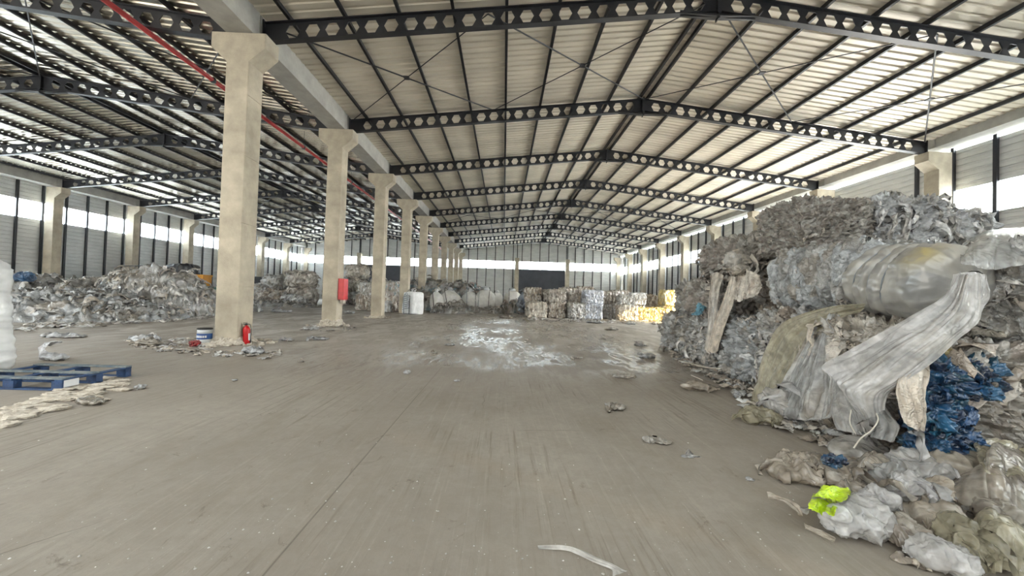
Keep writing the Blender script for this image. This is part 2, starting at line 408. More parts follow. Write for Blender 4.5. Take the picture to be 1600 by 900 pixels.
# far wall, with the two dark shutter doors
def zroof(x):
    return (zbot(x, XC, HALF) if x > XM else zbot(x, XCL, HALFL))+.7
def farwall():
    root = empty('wall_far'); tag(root, 'ribbed grey metal end wall with gabled tops', 'wall', None, 'structure')
    segs = [(WL-.1, -21.6, 'wallpanel'), (-21.6, -15.2, None), (-15.2, 2.1, 'wallpanel'), (2.1, 9.4, None), (9.4, WR+.1, 'wallpanel')]
    for a, b, mm in segs:
        if mm is None: continue
        prof = corrug(0, 5.45, .25, .045); V = []; Fc = []
        for z, d in prof: V += [(a, Y1+d, z), (b, Y1+d, z)]
        for i in range(len(prof)-1): Fc.append((2*i, 2*i+1, 2*i+3, 2*i+2))
        obj('panel', mesh('panel', V, Fc, mm), root)
    for a, b in ((WL-.1, XCL), (XCL, XM), (XM, XC), (XC, WR+.1)):      # upper sheets follow the roof line
        V = []; Fc = []; prof = corrug(6.6, 10.2, .25, .045)
        xs = np.linspace(a, b, 24)
        for x in xs:
            zr = zroof(min(max(x, XL), XR)) if True else 0
            for z, d in prof: V.append((x, Y1+d, min(z, zr)))
        n = len(prof)
        for i in range(len(xs)-1):
            for k in range(n-1):
                Fc.append((i*n+k, (i+1)*n+k, (i+1)*n+k+1, i*n+k+1))
        obj('gable_panel', mesh('gable_panel', V, Fc, 'wallpanel'), root)
    x = WL+.7
    while x < WR:
        inside = (-21.6 < x < -15.2) or (2.1 < x < 9.4)
        z0 = 6.6 if inside else 0
        MB().box(-.055, .055, -.06, .04, 0, zroof(min(max(x, XL), XR))-z0).build('wall_post', 'steel', root).location = (x, Y1-.06, z0)
        x += 1.3625
farwall()
for k, (a, b) in enumerate(((WL-.1, -21.9), (-21.9, -15.0), (-15.0, XM), (XM, 1.9), (1.9, 9.6), (9.6, WR+.1))):
    window('y', Y1, a, b, 5.45, 6.6, 1, 'bright translucent strip high in the far end wall, '+ORD[k]+' length from the left')
for n, (a, b, lab) in enumerate(((2.1, 9.4, 'dark grey shutter door in the far wall of the main hall'), (-21.6, -15.2, 'dark grey shutter door in the far wall of the left hall'))):
    V = []; Fc = []; prof = corrug(0, 5.45, .11, .015)
    for z, d in prof: V += [(a, Y1+.05+d, z), (b, Y1+.05+d, z)]
    for i in range(len(prof)-1): Fc.append((2*i, 2*i+1, 2*i+3, 2*i+2))
    tag(obj('door_%d' % (n+1), mesh('door', V, Fc, 'blackpanel')), lab, 'door', None, 'structure')

# gutter beams (precast) over the column rows
def gutter(name, x0, x1, z0, z1, lab):
    root = empty(name); tag(root, lab, 'beam', None, 'structure')
    me = MB().box(x0, x1, .02, 5.43, z0, z1).mesh('beam_length', 'gutter')
    for i in range(-4, 9):
        o = obj('beam_length', me, root, (0, yf(i), 0))
gutter('trim_1', XM-.33, XM+.33, 7.66, 8.32, 'grey precast gutter beam along the tops of the middle columns')
gutter('trim_2', XR-.12, XR+.62, 7.93, 8.5, 'grey precast gutter beam above the right wall')
gutter('trim_3', XL-.75, XL+.1, 7.75, 8.4, 'grey precast gutter beam above the left wall')

# ------------------------------------------------------------------ columns
def column_mesh(capL, capR, w=.28):
    b = MB()
    c = .018
    def ring(x0, x1, y0, y1, z): return [(x0+c, y0, z), (x1-c, y0, z), (x1, y0+c, z), (x1, y1-c, z), (x1-c, y1, z), (x0+c, y1, z), (x0, y1-c, z), (x0, y0+c, z)]
    rings = [(-w, w, 0), (-w, w, 1.412), (-w+.012, w-.012, 1.417), (-w+.012, w-.012, 1.433), (-w, w, 1.438), (-w, w, 2.942), (-w+.012, w-.012, 2.947), (-w+.012, w-.012, 2.963), (-w, w, 2.968), (-w, w, 4.592), (-w+.012, w-.012, 4.597), (-w+.012, w-.012, 4.613), (-w, w, 4.618), (-w, w, 6.092), (-w+.012, w-.012, 6.097), (-w+.012, w-.012, 6.113), (-w, w, 6.118), (-w, w, 6.93),
             (-w-capL, w+capR, 7.28), (-w-capL, w+capR, 7.64)]
    V = []; Fc = []
    for x0, x1, z in rings: V += ring(x0, x1, -w, w, z)
    for i in range(len(rings)-1):
        for k in range(8): Fc.append((i*8+k, i*8+(k+1) % 8, (i+1)*8+(k+1) % 8, (i+1)*8+k))
    Fc.append(tuple(range(8))[::-1]); Fc.append(tuple((len(rings)-1)*8+k for k in range(8)))
    return b.add(V, Fc).mesh('concrete_column', 'concrete')
cm, cr_, cl = column_mesh(.38, .38), column_mesh(.42, 0), column_mesh(0, .42)
mid_lab = ['large bare concrete column nearest the camera with a fire extinguisher at its foot', 'second concrete column from the camera, with the red box on its side',
           'third bare concrete column from the camera in the middle row', 'fourth concrete column in the middle row, behind the square white bulk bag']
def column(me, x, i, lab, grp):
    o = obj('concrete_column', me, None, (x, yf(i), 0)); tag(o, lab, 'column', grp, 'thing'); return o
for i in range(0, 10):
    column(cm, XM, i, mid_lab[i] if i < 4 else ORD[i]+' concrete column from the camera in the middle row', 'concrete columns between the two halls')
for i in range(0, 10):
    lab = {0: 'right-wall concrete column beside the photographer, beyond the right frame edge', 1: 'concrete column rising behind the highest bales at the right wall, nearest one', 2: 'second nearest right-wall concrete column, only its head showing over the bales'}.get(i, ORD[i-1]+' concrete column from the camera along the right wall')
    column(cr_, XR, i, lab, 'concrete columns along the right wall')
for i in range(3, 10):
    column(cl, XL, i, ORD[i-3]+' concrete column from the left edge along the left wall', 'concrete columns along the left wall')
for k, x in enumerate((1.9, 9.6, -21.9, -15.0)):
    o = MB().box(-.3, .3, -.28, .28, 0, 7.1).build('concrete_column', 'concrete'); o.location = (x, Y1-.35, 0)
    s = MB().box(-.06, .06, -.06, .06, 7.1, zroof(x)).build('steel_stub', 'steel', o)
    tag(o, 'concrete column against the end wall, '+['left edge of the main dark shutter', 'right edge of the main dark shutter', 'left of the left hall shutter', 'right of the left hall shutter'][k], 'column', 'end wall columns', 'thing')

# ------------------------------------------------------------------ castellated roof frames
H = .5; PITCH = .5
def rafter_mesh(half, sx):
    b = MB(); L0 = .28; n = int((half-.45-L0)/PITCH); a = .185; hh = .165; t = .008
    def P(s, z, y): return (sx*s, y, z+H/2+SL*(half-.4-s))   # s = distance from ridge
    cells = []
    for k in range(n):
        s0 = L0+PITCH*k+PITCH/2
        p = PITCH/2
        q = [[(s0-a/2, hh), (s0+a/2, hh), (s0+a/2, H/2), (s0-a/2, H/2)],
             [(s0-a/2, -H/2), (s0+a/2, -H/2), (s0+a/2, -hh), (s0-a/2, -hh)],
             [(s0-p, 0), (s0-a, 0), (s0-a/2, hh), (s0-a/2, H/2), (s0-p, H/2)],
             [(s0-p, -H/2), (s0-a/2, -H/2), (s0-a/2, -hh), (s0-a, 0), (s0-p, 0)],
             [(s0+a, 0), (s0+p, 0), (s0+p, H/2), (s0+a/2, H/2), (s0+a/2, hh)],
             [(s0+a/2, -H/2), (s0+p, -H/2), (s0+p, 0), (s0+a, 0), (s0+a/2, -hh)]]
        cells += q
        hx = [(s0-a, 0), (s0-a/2, hh), (s0+a/2, hh), (s0+a, 0), (s0+a/2, -hh), (s0-a/2, -hh)]
        for i in range(6):
            u, v = hx[i], hx[(i+1) % 6]
            b.add([P(u[0], u[1], -t), P(v[0], v[1], -t), P(v[0], v[1], t), P(u[0], u[1], t)], [(0, 1, 2, 3)])
    e0 = L0+PITCH*n
    cells += [[(0, -H/2), (L0, -H/2), (L0, H/2), (0, H/2)], [(e0, -H/2), (half-.36, -H/2), (half-.36, H/2), (e0, H/2)]]
    for c in cells:
        for y in (-t, t): b.add([P(s, z, y) for s, z in c], [tuple(range(len(c)))])
    for z in (-H/2, H/2-.018):
        b.add([P(s, zz, y) for s in (0, half-.36) for zz in (z, z+.018) for y in (-.09, .09)], [(0, 1, 3, 2), (4, 6, 7, 5), (0, 4, 5, 1), (2, 3, 7, 6), (0, 2, 6, 4), (1, 5, 7, 3)])
    b.box(sx*(half-.37)-.012, sx*(half-.37)+.012, -.1, .1, -.03, H+.05)
    return b.mesh('rafter', 'steel')
def frame_parts(half):
    zr = SL*(half-.4)
    hb = MB(); hb.prism([(-1.0, zr-.1), (1.0, zr-.1), (.14, zr-.14), (-.14, zr-.14)], -.09, .09)
    hb.box(-1, 1, -.012, .012, zr-.14, zr+.02)
    ap = MB().box(-.014, .014, -.1, .1, zr-.2, zr+H+.06).box(-.05, -.015, -.1, .1, zr-.06, zr+H).box(.015, .05, -.1, .1, zr-.06, zr+H)
    return [('rafter', rafter_mesh(half, -1)), ('rafter', rafter_mesh(half, 1)), ('haunch', hb.mesh('haunch', 'steel')), ('apex_plate', ap.mesh('apex_plate', 'steel'))]
fm, fl = frame_parts(HALF), frame_parts(HALFL)
for hall, (c, parts, nm) in enumerate(((XC, fm, 'main hall'), (XCL, fl, 'left hall'))):
    for i in range(0, 10):
        r = empty('roof_frame', (c, yf(i)+.15, 7.68)); tag(r, ORD[i]+' black steel roof frame with hexagonal holes from the camera, '+nm, 'roof frame', 'castellated roof frames of the '+nm, 'thing')
        for n, me in parts: obj(n, me, r)
# purlins
def purlins(c, half, nm, skip=0):
    k = 0; d = .16
    me = MB().box(-.03, .03, 0, Y1-Y0-.2, 0, .125).box(-.03, .05, 0, Y1-Y0-.2, 0, .012).mesh('purlin', 'steel')
    offs = [.16]+[1.38*j+.05 for j in range(1, 9)]
    for sx, side in ((-1, 'left'), (1, 'right')):
        for j, s in enumerate(offs):
            if s > half-.35: continue
            x = c+sx*s
            o = obj('purlin', me, None, (x, Y0+.1, zbot(x, c, half)+H+.001)); tag(o, ORD[j]+' long dark steel purlin counted from the '+nm+' ridge on its '+side+' slope', 'purlin', 'roof purlins of the '+nm, 'thing')
purlins(XC, HALF, 'main hall'); purlins(XCL, HALFL, 'left hall')
# diagonal bracing
def brace(xa, xb, i, c, half, lab):
    ya, yb = yf(i)+.25, yf(i+1)+.05
    za, zb = zbot(xa, c, half)+H-.05, zbot(xb, c, half)+H-.05
    r = empty('cross_brace', ((xa+xb)/2, (ya+yb)/2, (za+zb)/2)); o = np.array(r.location)
    MB().tube([np.array((xa, ya, za))-o, np.array((xb, yb, zb))-o], .022, 6).build('brace_rod', 'steel', r)
    MB().tube([np.array((xb, ya, zb))-o, np.array((xa, yb, za))-o], .016, 6).build('brace_rod', 'steel', r)
    MB().box(-.09, .09, -.09, .09, -.02, .02).build('brace_plate', 'steel', r)
    tag(r, lab, 'brace', 'crossed roof bracing rods', 'thing')
for bay, bn in ((0, 'nearest braced bay'), (4, 'far braced bay')):
    xs = [XM+.5, (XM+XC)/2, XC, (XC+XR)/2, XR-.5]
    for k in range(4): brace(xs[k], xs[k+1], bay, XC, HALF, 'crossed rods under main roof, '+ORD[k]+' from the left, '+bn)
    xs = [XL+.5, (XL+XCL)/2, XCL, (XCL+XM)/2, XM-.5]
    for k in range(4): brace(xs[k], xs[k+1], bay, XCL, HALFL, 'crossed rods under left hall roof, '+ORD[k]+' from the left, '+bn)
# red sprinkler pipe under the left roof
r = empty('fire_water_pipe', (-9.3, 0, 7.86)); tag(r, 'long red fire water pipe hung under the left hall roof', 'pipe')
MB().tube([(0, Y0+.5, 0), (0, Y1-.4, 0)], .065, 12).build('pipe', 'pipe', r, True)
hm = MB().tube([(0, 0, .06), (0, 0, .72)], .008, 5).lathe([(.0, -.07), (.075, -.07), (.085, 0), (.075, .07), (.0, .07)], 8).mesh('hanger', 'steel')
for i in range(0, 9): obj('hanger', hm, r, (0, yf(i)+2.4, 0))
r2 = empty('fire_hose_cabinet', (XM+.28, yf(1), .95)); tag(r2, 'tall narrow red cabinet on the side of the second column', 'cabinet')
MB().box(.0, .22, -.2, .2, .08, .9).build('case', 'red', r2)
MB().box(.02, .20, -.215, -.2, .11, .87).build('door', 'red', r2)
MB().box(.05, .18, -.1, .1, -.06, .08).build('hose_end', 'rubble', r2)

# ------------------------------------------------------------------ crumpled film
PAL = {
    'grey': [(.42, .40, .37), (.55, .53, .50), (.34, .32, .29), (.62, .60, .57), (.48, .44, .39), (.40, .36, .30), (.70, .69, .67)],
    'taupe': [(.36, .31, .26), (.46, .41, .35), (.30, .26, .22), (.52, .48, .42), (.60, .56, .50), (.40, .34, .29)],
    'white': [(.66, .66, .67), (.74, .74, .74), (.55, .55, .55), (.60, .58, .55), (.78, .78, .78), (.47, .45, .42)],
    'brown': [(.30, .24, .19), (.42, .35, .28), (.24, .19, .15), (.55, .50, .44), (.34, .27, .21), (.62, .58, .52)],
    'bluewhite': [(.62, .65, .72), (.72, .74, .79), (.52, .55, .62), (.66, .66, .68), (.45, .46, .50)],
    'yellow': [(.62, .50, .20), (.70, .60, .32), (.55, .42, .18), (.72, .68, .52), (.50, .38, .14)],  # yellow film; on the far bales it is warm sunlight put into colour
    'mixed': [(.44, .42, .39), (.58, .56, .53), (.30, .27, .23), (.66, .65, .63), (.40, .36, .30), (.20, .30, .34), (.50, .42, .38)],
    'blue': [(.015, .07, .17), (.02, .11, .25), (.012, .045, .11), (.04, .17, .33), (.02, .09, .15)],
    'cool': [(.45, .46, .46), (.56, .57, .57), (.36, .36, .35), (.64, .65, .65), (.50, .48, .45), (.42, .38, .33)],
    'cream': [(.66, .62, .46), (.72, .68, .54), (.60, .56, .42)],
    'khaki': [(.42, .38, .26), (.50, .46, .34), (.36, .33, .24)],
    'tan': [(.52, .46, .38), (.60, .54, .46), (.44, .38, .31), (.66, .61, .54)],
    'clear': [(.72, .72, .73), (.62, .61, .60), (.80, .80, .82)],
}
DIM = .60  # shade on the near pile, put into the film colour as a darkening
def crumple(P, Nn, seed, scale=.14, amp=.05, pal='grey', aniso=(1, 1, 1), low=.05, pleat=1., lowscale=1.5):
    """push points out along normals as wads of pleated film; returns new points and colours"""
    an = np.array(aniso)
    Q = P+seed*3.17
    w = Q*an/scale; w = w+.45*vec3(w*.9, seed)
    f1, f2, cid = worley(w, seed*13 % 997)
    e = sstep(.02, .42, f2-f1)
    ang = cid*40.; d = np.stack([np.cos(ang), np.sin(ang*1.7), np.sin(ang)], 1); d /= np.linalg.norm(d, axis=1)[:, None]
    ph = (Q*d).sum(1)/scale*9.+2.2*vnoise(Q/scale*1.7, seed+5)
    pl = 1-np.abs(np.sin(ph))
    W = Q*an/scale; W = W+.42*vec3(W*.8, seed+30)+.15*vec3(W*2.3, seed+31)
    r1 = (1-np.abs(vnoise(W*.95, seed+7)))**3; r2 = (1-np.abs(vnoise(W*2.1, seed+8)))**3; r3 = (1-np.abs(vnoise(W*4.6, seed+9)))**3
    disp = amp*(.75*(e-.6)+.55*(cid-.5)+.25*pleat*pl*e+1.15*(r1-.42)+.7*(r2-.42)+.36*(r3-.42))
    c = np.array(PAL[pal]); ci = c[(cid*977).astype(int) % len(c)]*DIM*np.array([.97, 1., 1.03])
    big = fbm(Q*1.4, seed+4, 2)[:, None]
    ci = ci*(1+.12*big)
    f = np.sin(cid*313.)[:, None]*.07
    return P+Nn*disp[:, None], np.clip(ci*(1+f), .01, .95)
def boxgrid(nx, ny, nz):
    idx = {}; V = []; Fc = []
    def vi(i, j, k):
        t = (i, j, k)
        if t not in idx: idx[t] = len(V); V.append((i/nx*2-1, j/ny*2-1, k/nz*2-1))
        return idx[t]
    for i in range(nx):
        for j in range(ny):
            Fc.append((vi(i, j, 0), vi(i, j+1, 0), vi(i+1, j+1, 0), vi(i+1, j, 0)))
            Fc.append((vi(i, j, nz), vi(i+1, j, nz), vi(i+1, j+1, nz), vi(i, j+1, nz)))
        for k in range(nz):
            Fc.append((vi(i, 0, k), vi(i+1, 0, k), vi(i+1, 0, k+1), vi(i, 0, k+1)))
            Fc.append((vi(i, ny, k), vi(i, ny, k+1), vi(i+1, ny, k+1), vi(i+1, ny, k)))
    for j in range(ny):
        for k in range(nz):
            Fc.append((vi(0, j, k), vi(0, j, k+1), vi(0, j+1, k+1), vi(0, j+1, k)))
            Fc.append((vi(nx, j, k), vi(nx, j+1, k), vi(nx, j+1, k+1), vi(nx, j, k+1)))
    return np.array(V), np.array(Fc)
def rbox(sx, sy, sz, step, r=.22):
    """rounded box surface: points, unit normals, quads; sits on z=0"""
    nx, ny, nz = (max(4, int(s/step)) for s in (sx, sy, sz))
    U, Fc = boxgrid(nx, ny, nz)
    h = np.array([sx, sy, sz])/2; P = U*h
    core = np.maximum(h-r, h*.08); q = np.clip(P, -core, core); d = P-q
    ln = np.linalg.norm(d, axis=1); 
    Nn = d/np.maximum(ln, 1e-6)[:, None]
    P = q+Nn*np.minimum(np.min(h), r)
    P[:, 2] += sz/2
    return P, Nn, Fc
def flaps(P, Nn, n, size, seed, pal, down=.7):
    """loose tongues of film sticking out of a surface"""
    rs = np.random.RandomState(seed); V = []; Fc = []; Cc = []; c = np.array(PAL[pal])
    gu, gv = 5, 7
    for _ in range(n):
        i = rs.randint(len(P)); p = P[i]; nn = Nn[i]
        if p[2] < .08 and nn[2] < -.3: continue
        t = np.array([rs.randn()*.6, rs.randn()*.6, -down+rs.randn()*.5]); t -= nn*(t@nn); t /= np.linalg.norm(t)+1e-6
        b = np.cross(nn, t); Ls = size*(.5+rs.rand()*1.4); W = Ls*(.12+.42*rs.rand()**1.5); k0 = len(V); col = c[rs.randint(len(c))]*(1+.1*rs.randn())
        a, ff, ph = .25+.55*rs.rand(), 1+2*rs.rand(), rs.rand()*6
        for v in range(gv):
            s = v/(gv-1); ww = W*(1-.55*s*rs.rand())*(.55+.45*math.sin(PI*min(s+.25, 1)))
            for u in range(gu):
                x = u/(gu-1)-.5
                q = p-nn*.02+t*Ls*s+b*ww*x+nn*(a*Ls*.5*math.sin(PI*s)+.03*math.sin(ph+x*ff*7+s*4)+.03*Ls*rs.randn())+b*.05*Ls*rs.randn()+t*.05*Ls*rs.randn()
                q = q+np.array([0, 0, -.15*Ls*s*s]); V.append(q); Cc.append(np.clip(col, .02, .92))
        for v in range(gv-1):
            for u in range(gu-1):
                k = k0+v*gu+u; Fc.append((k, k+1, k+gu+1, k+gu))
    return np.array(V).reshape(-1, 3), np.array(Fc, int).reshape(-1, 4), np.array(Cc).reshape(-1, 3)
def bale_mesh(size, seed, pal='grey', step=.014, scale=.14, amp=.055, nflap=60, fsize=.16, straps=None, r=.2, mat='film', low=.06, aniso=(1, 1, 1), pleat=1.):
    P, Nn, Fc = rbox(*size, step, r)
    P2, Cc = crumple(P, Nn, seed, scale, amp, pal, aniso, low, pleat)
    if straps:
        ax, pos, depth, sg = straps
        for q in pos:
            g = np.exp(-((P[:, ax]-q)/sg)**2)*depth
            P2 = P2-Nn*g[:, None]
    P2[:, 2] = np.maximum(P2[:, 2], .004)
    if nflap:
        fv, ff, fc = flaps(P2, Nn, nflap, fsize, seed+1, pal)
        fv[:, 2] = np.maximum(fv[:, 2], .006)
        Fc = np.vstack([Fc, ff+len(P2)]); P2 = np.vstack([P2, fv]); Cc = np.vstack([Cc, fc])
    return mesh('film_bale', P2, Fc, mat, Cc, True)
def wires(parent, size, ax, pos, out=.0, mat='cord', r=.004):
    for q in pos:
        h = [size[0]/2+out, size[1]/2+out]; z1 = size[2]+out
        o = 1-ax
        pts = []
        for a in np.linspace(0, 2*PI, 33):
            u, v = math.cos(a), math.sin(a); m_ = (abs(u)**5+abs(v)**5)**(-1/5)
            p = [0, 0, 0]; p[ax] = q; p[o] = u*m_*h[o]; p[2] = z1/2+v*m_*z1/2
            pts.append(p)
        MB().tube(pts, r, 5, False).build('baling_wire', mat, parent)
def bale(name, lab, loc, size, seed, pal='grey', rz=0, grp=None, cat='bale', **kw):
    w = kw.pop('wire', None)
    me = bale_mesh(size, seed, pal, **kw)
    o = obj(name, me, None, loc, rz); tag(o, lab, cat, grp, 'thing')
    if w: wires(o, size, *w)
    return o

# --- near pile at the right ------------------------------------------------
G1 = 'bales of crushed film in the big right-hand stack'
bale('film_bale', 'grey crushed film bale at the floor, leftmost end of the right stack', (5.2, 10.15, 0), (1.35, 1.5, 1.0), 11, 'grey', .1, G1, scale=.17, amp=.08, nflap=90, low=.1, step=.02)
bale('film_bale', 'grey lumpy film bale at the floor below the hanging brown strips', (5.05, 8.62, 0), (1.45, 1.5, 1.05), 12, 'grey', -.05, G1, scale=.15, amp=.075, nflap=110, low=.1, step=.017)
bale('film_bale', 'grey film bale midway up the far left shoulder of the right stack', (5.45, 9.85, .95), (1.3, 1.5, .95), 13, 'grey', .2, G1, scale=.16, amp=.08, nflap=80, low=.12, step=.02)
bale('film_bale', 'taupe film bale with the blue scrap, midway up the left end of the stack', (5.08, 8.45, 1.0), (1.35, 1.5, .9), 14, 'taupe', 0, G1, scale=.15, amp=.07, nflap=110, low=.1, step=.017)
bale('film_bale', 'domed brownish film bale crowning the left end of the right stack', (5.2, 8.0, 1.8), (1.6, 1.6, .95), 15, 'taupe', .25, G1, scale=.17, amp=.07, nflap=90, low=.1, step=.016, r=.42)
bale('film_bale', 'grey bale at the floor between brown strips and pale green drape', (4.68, 6.5, 0), (1.2, 1.5, 1.12), 16, 'cool', .04, G1, scale=.13, amp=.065, nflap=120, low=.07, step=.014)
bale('film_bale', 'shaded brown bale set back in the dark recess of the right stack', (5.45, 6.65, 1.05), (1.2, 1.5, 1.0), 17, 'brown', 0, G1, scale=.15, amp=.06, nflap=60, step=.02)
bale('film_bale', 'long pale grey bale pinched by bands into vertical folds', (4.62, 5.08, 1.3), (1.2, 1.78, .9), 18, 'cool', -.03, G1, scale=.17, amp=.035, nflap=40, fsize=.12, low=.05, step=.012, r=.3, aniso=(1, 1.5, .6), straps=(1, [-.66, -.42, -.18, .06, .3, .55], .075, .035))
bale('film_bale', 'lower grey bale behind the wide veil of clear film', (4.5, 5.22, 0), (1.25, 1.2, 1.3), 19, 'grey', .02, G1, scale=.14, amp=.065, nflap=90, step=.015)
bale('film_bale', 'lower tan bale behind the white hanging sheet', (4.32, 4.22, 0), (1.25, .95, 1.25), 20, 'tan', 0, G1, scale=.14, amp=.07, nflap=120, fsize=.2, step=.013)
bale('film_bale', 'lower mixed bale at the right edge beside the blue film', (4.62, 3.55, 0), (1.6, .75, 1.08), 21, 'taupe', .05, G1, scale=.13, amp=.075, nflap=160, fsize=.2, low=.08, step=.012)
bale('film_bale', 'dark grey upper bale at the right edge beside the strapped roll', (5.4, 3.85, 1.06), (1.8, 1.15, .92), 22, 'grey', .08, G1, scale=.15, amp=.075, nflap=150, fsize=.2, low=.1, step=.013)
bale('film_bale', 'darker small-crumpled bale, left one of the three topmost bales', (5.35, 6.6, 2.2), (1.25, 1.15, .95), 23, 'taupe', -.04, G1, scale=.085, amp=.045, nflap=60, fsize=.09, step=.012, r=.15)
bale('film_bale', 'shiny silver-white bale, middle one of the three topmost bales', (6.52, 6.55, 2.2), (1.15, 1.15, 1.0), 24, 'white', .05, G1, scale=.16, amp=.075, nflap=160, fsize=.24, low=.1, step=.013)
bale('film_bale', 'rounded pale bale, right one of the three topmost bales', (7.6, 6.6, 2.15), (1.2, 1.1, .95), 25, 'white', .1, G1, scale=.2, amp=.07, nflap=90, fsize=.2, low=.1, step=.015, r=.35)
bale('film_bale', 'flat pale bale behind the crown of the stack, touching the windows', (6.55, 8.75, 1.8), (1.5, 1.6, .98), 26, 'white', 0, G1, scale=.15, amp=.06, nflap=90, step=.02)
# bales that carry the top layer, mostly hidden
for (x, y, z, s, rz, lab) in ((6.6, 6.6, 1.08, 1, .1, 'grey bale carrying the shiny silver-white top bale'), (7.75, 6.6, 1.08, 2, 0, 'grey bale carrying the rounded pale top bale'),
                              (6.5, 8.7, .85, 3, .1, 'grey bale under the flat pale bale by the windows'), (5.95, 5.15, 1.05, 4, 0, 'grey bale filling the stack behind the long banded bale')):
    bale('film_bale', lab, (x, y, z), (1.2, 1.3, 1.08 if z > 1 else .96), 40+s, 'grey', rz, G1, step=.035, nflap=40)
for (x, y, s, lab) in ((5.95, 6.6, 1, 'grey floor bale under the recess'), (7.3, 6.6, 2, 'grey floor bale under the right top bales'), (6.6, 8.8, 3, 'grey floor bale behind the crown'), (5.9, 5.1, 4, 'grey floor bale behind the veil of clear film'), (6.2, 3.95, 5, 'grey floor bale at the right frame edge')):
    bale('film_bale', lab, (x, y, 0), (1.25, 1.3, 1.06), 50+s, 'grey', 0, G1, step=.04, nflap=0)

# strapped roll of sheeting at the end of the long bale
def roll():
    a = np.array([4.35, 4.42, 1.72]); b = np.array([4.28, 3.42, 1.60]); d = b-a; Ln = np.linalg.norm(d); d /= Ln
    u = np.cross(d, (0, 0, 1)); u /= np.linalg.norm(u); w = np.cross(u, d)
    ns, na = 130, 150; S, A = np.meshgrid(np.linspace(0, 1, ns), np.linspace(0, 2*PI, na, endpoint=False), indexing='ij')
    s = S.ravel(); an = A.ravel()
    r = .40*np.minimum(1, np.sqrt(np.clip(s/.1, 0, 1))*.9+.1)*(np.where(s > .72, np.sqrt(np.clip(1-((s-.72)/.30)**2, .02, 1)), 1))
    Q = np.stack([s*3, np.cos(an)*1.3, np.sin(an)*1.3], 1)
    for q in (.2, .36, .52): r = r-.045*np.exp(-((s-q-.02*np.sin(an*2))/.022)**2)
    r = r*(1+.10*vnoise(Q*.9, 3)+.03*(1-2*np.abs(vnoise(Q*np.array([1, 2.4, 2.4]), 5)))+.02*(1-2*np.abs(vnoise(Q*4, 6))))
    V = a+np.outer(s*Ln, d)+np.outer(r*np.cos(an)*1.05, u)+np.outer(r*np.sin(an)*.98, w)
    Fc = [(i*na+k, i*na+(k+1) % na, (i+1)*na+(k+1) % na, (i+1)*na+k) for i in range(ns-1) for k in range(na)]
    n1 = fbm(Q*1.1, 7, 3)[:, None]
    col = np.array([.40, .39, .36])*(1+.25*n1)
    yel = np.exp(-(((s-.80)/.10)**2+((an-.85)/.4)**2))[:, None]; col = col*(1-yel*.8)+np.array([.48, .38, .12])*yel*.8
    drk = np.clip(sstep(.15, .45, fbm(Q*2.2, 9, 3))*.45+.75*np.exp(-(((s-.88)/.1)**2+(np.minimum(an, 2*PI-an)/.7)**2)), 0, .85)[:, None]; col = col*(1-drk)+np.array([.22, .22, .22])*drk
    me = mesh('strapped_roll', V, np.array(Fc), 'sheet', np.clip(col, 0, 1), True)
    me.materials.clear(); me.materials.append(MAT['wrap'])
    o = obj('strapped_film_roll', me); tag(o, 'large banded roll of grey-white sheeting with a yellow stain', 'roll', None, 'thing')
    for q in (.2, .36, .52):
        pts = []
        for t in np.linspace(0, 2*PI, 40):
            rr = .368*(1+.10*float(vnoise(np.array([[q*3*.9, math.cos(t)*1.3*.9, math.sin(t)*1.3*.9]]), 3)[0]))+.005
            pts.append(a+d*Ln*(q+.02*math.sin(2*t))+u*rr*1.05*math.cos(t)+w*rr*.98*math.sin(t))
        MB().tube(pts, .006, 5, False).build('strap', 'print', o)
roll()

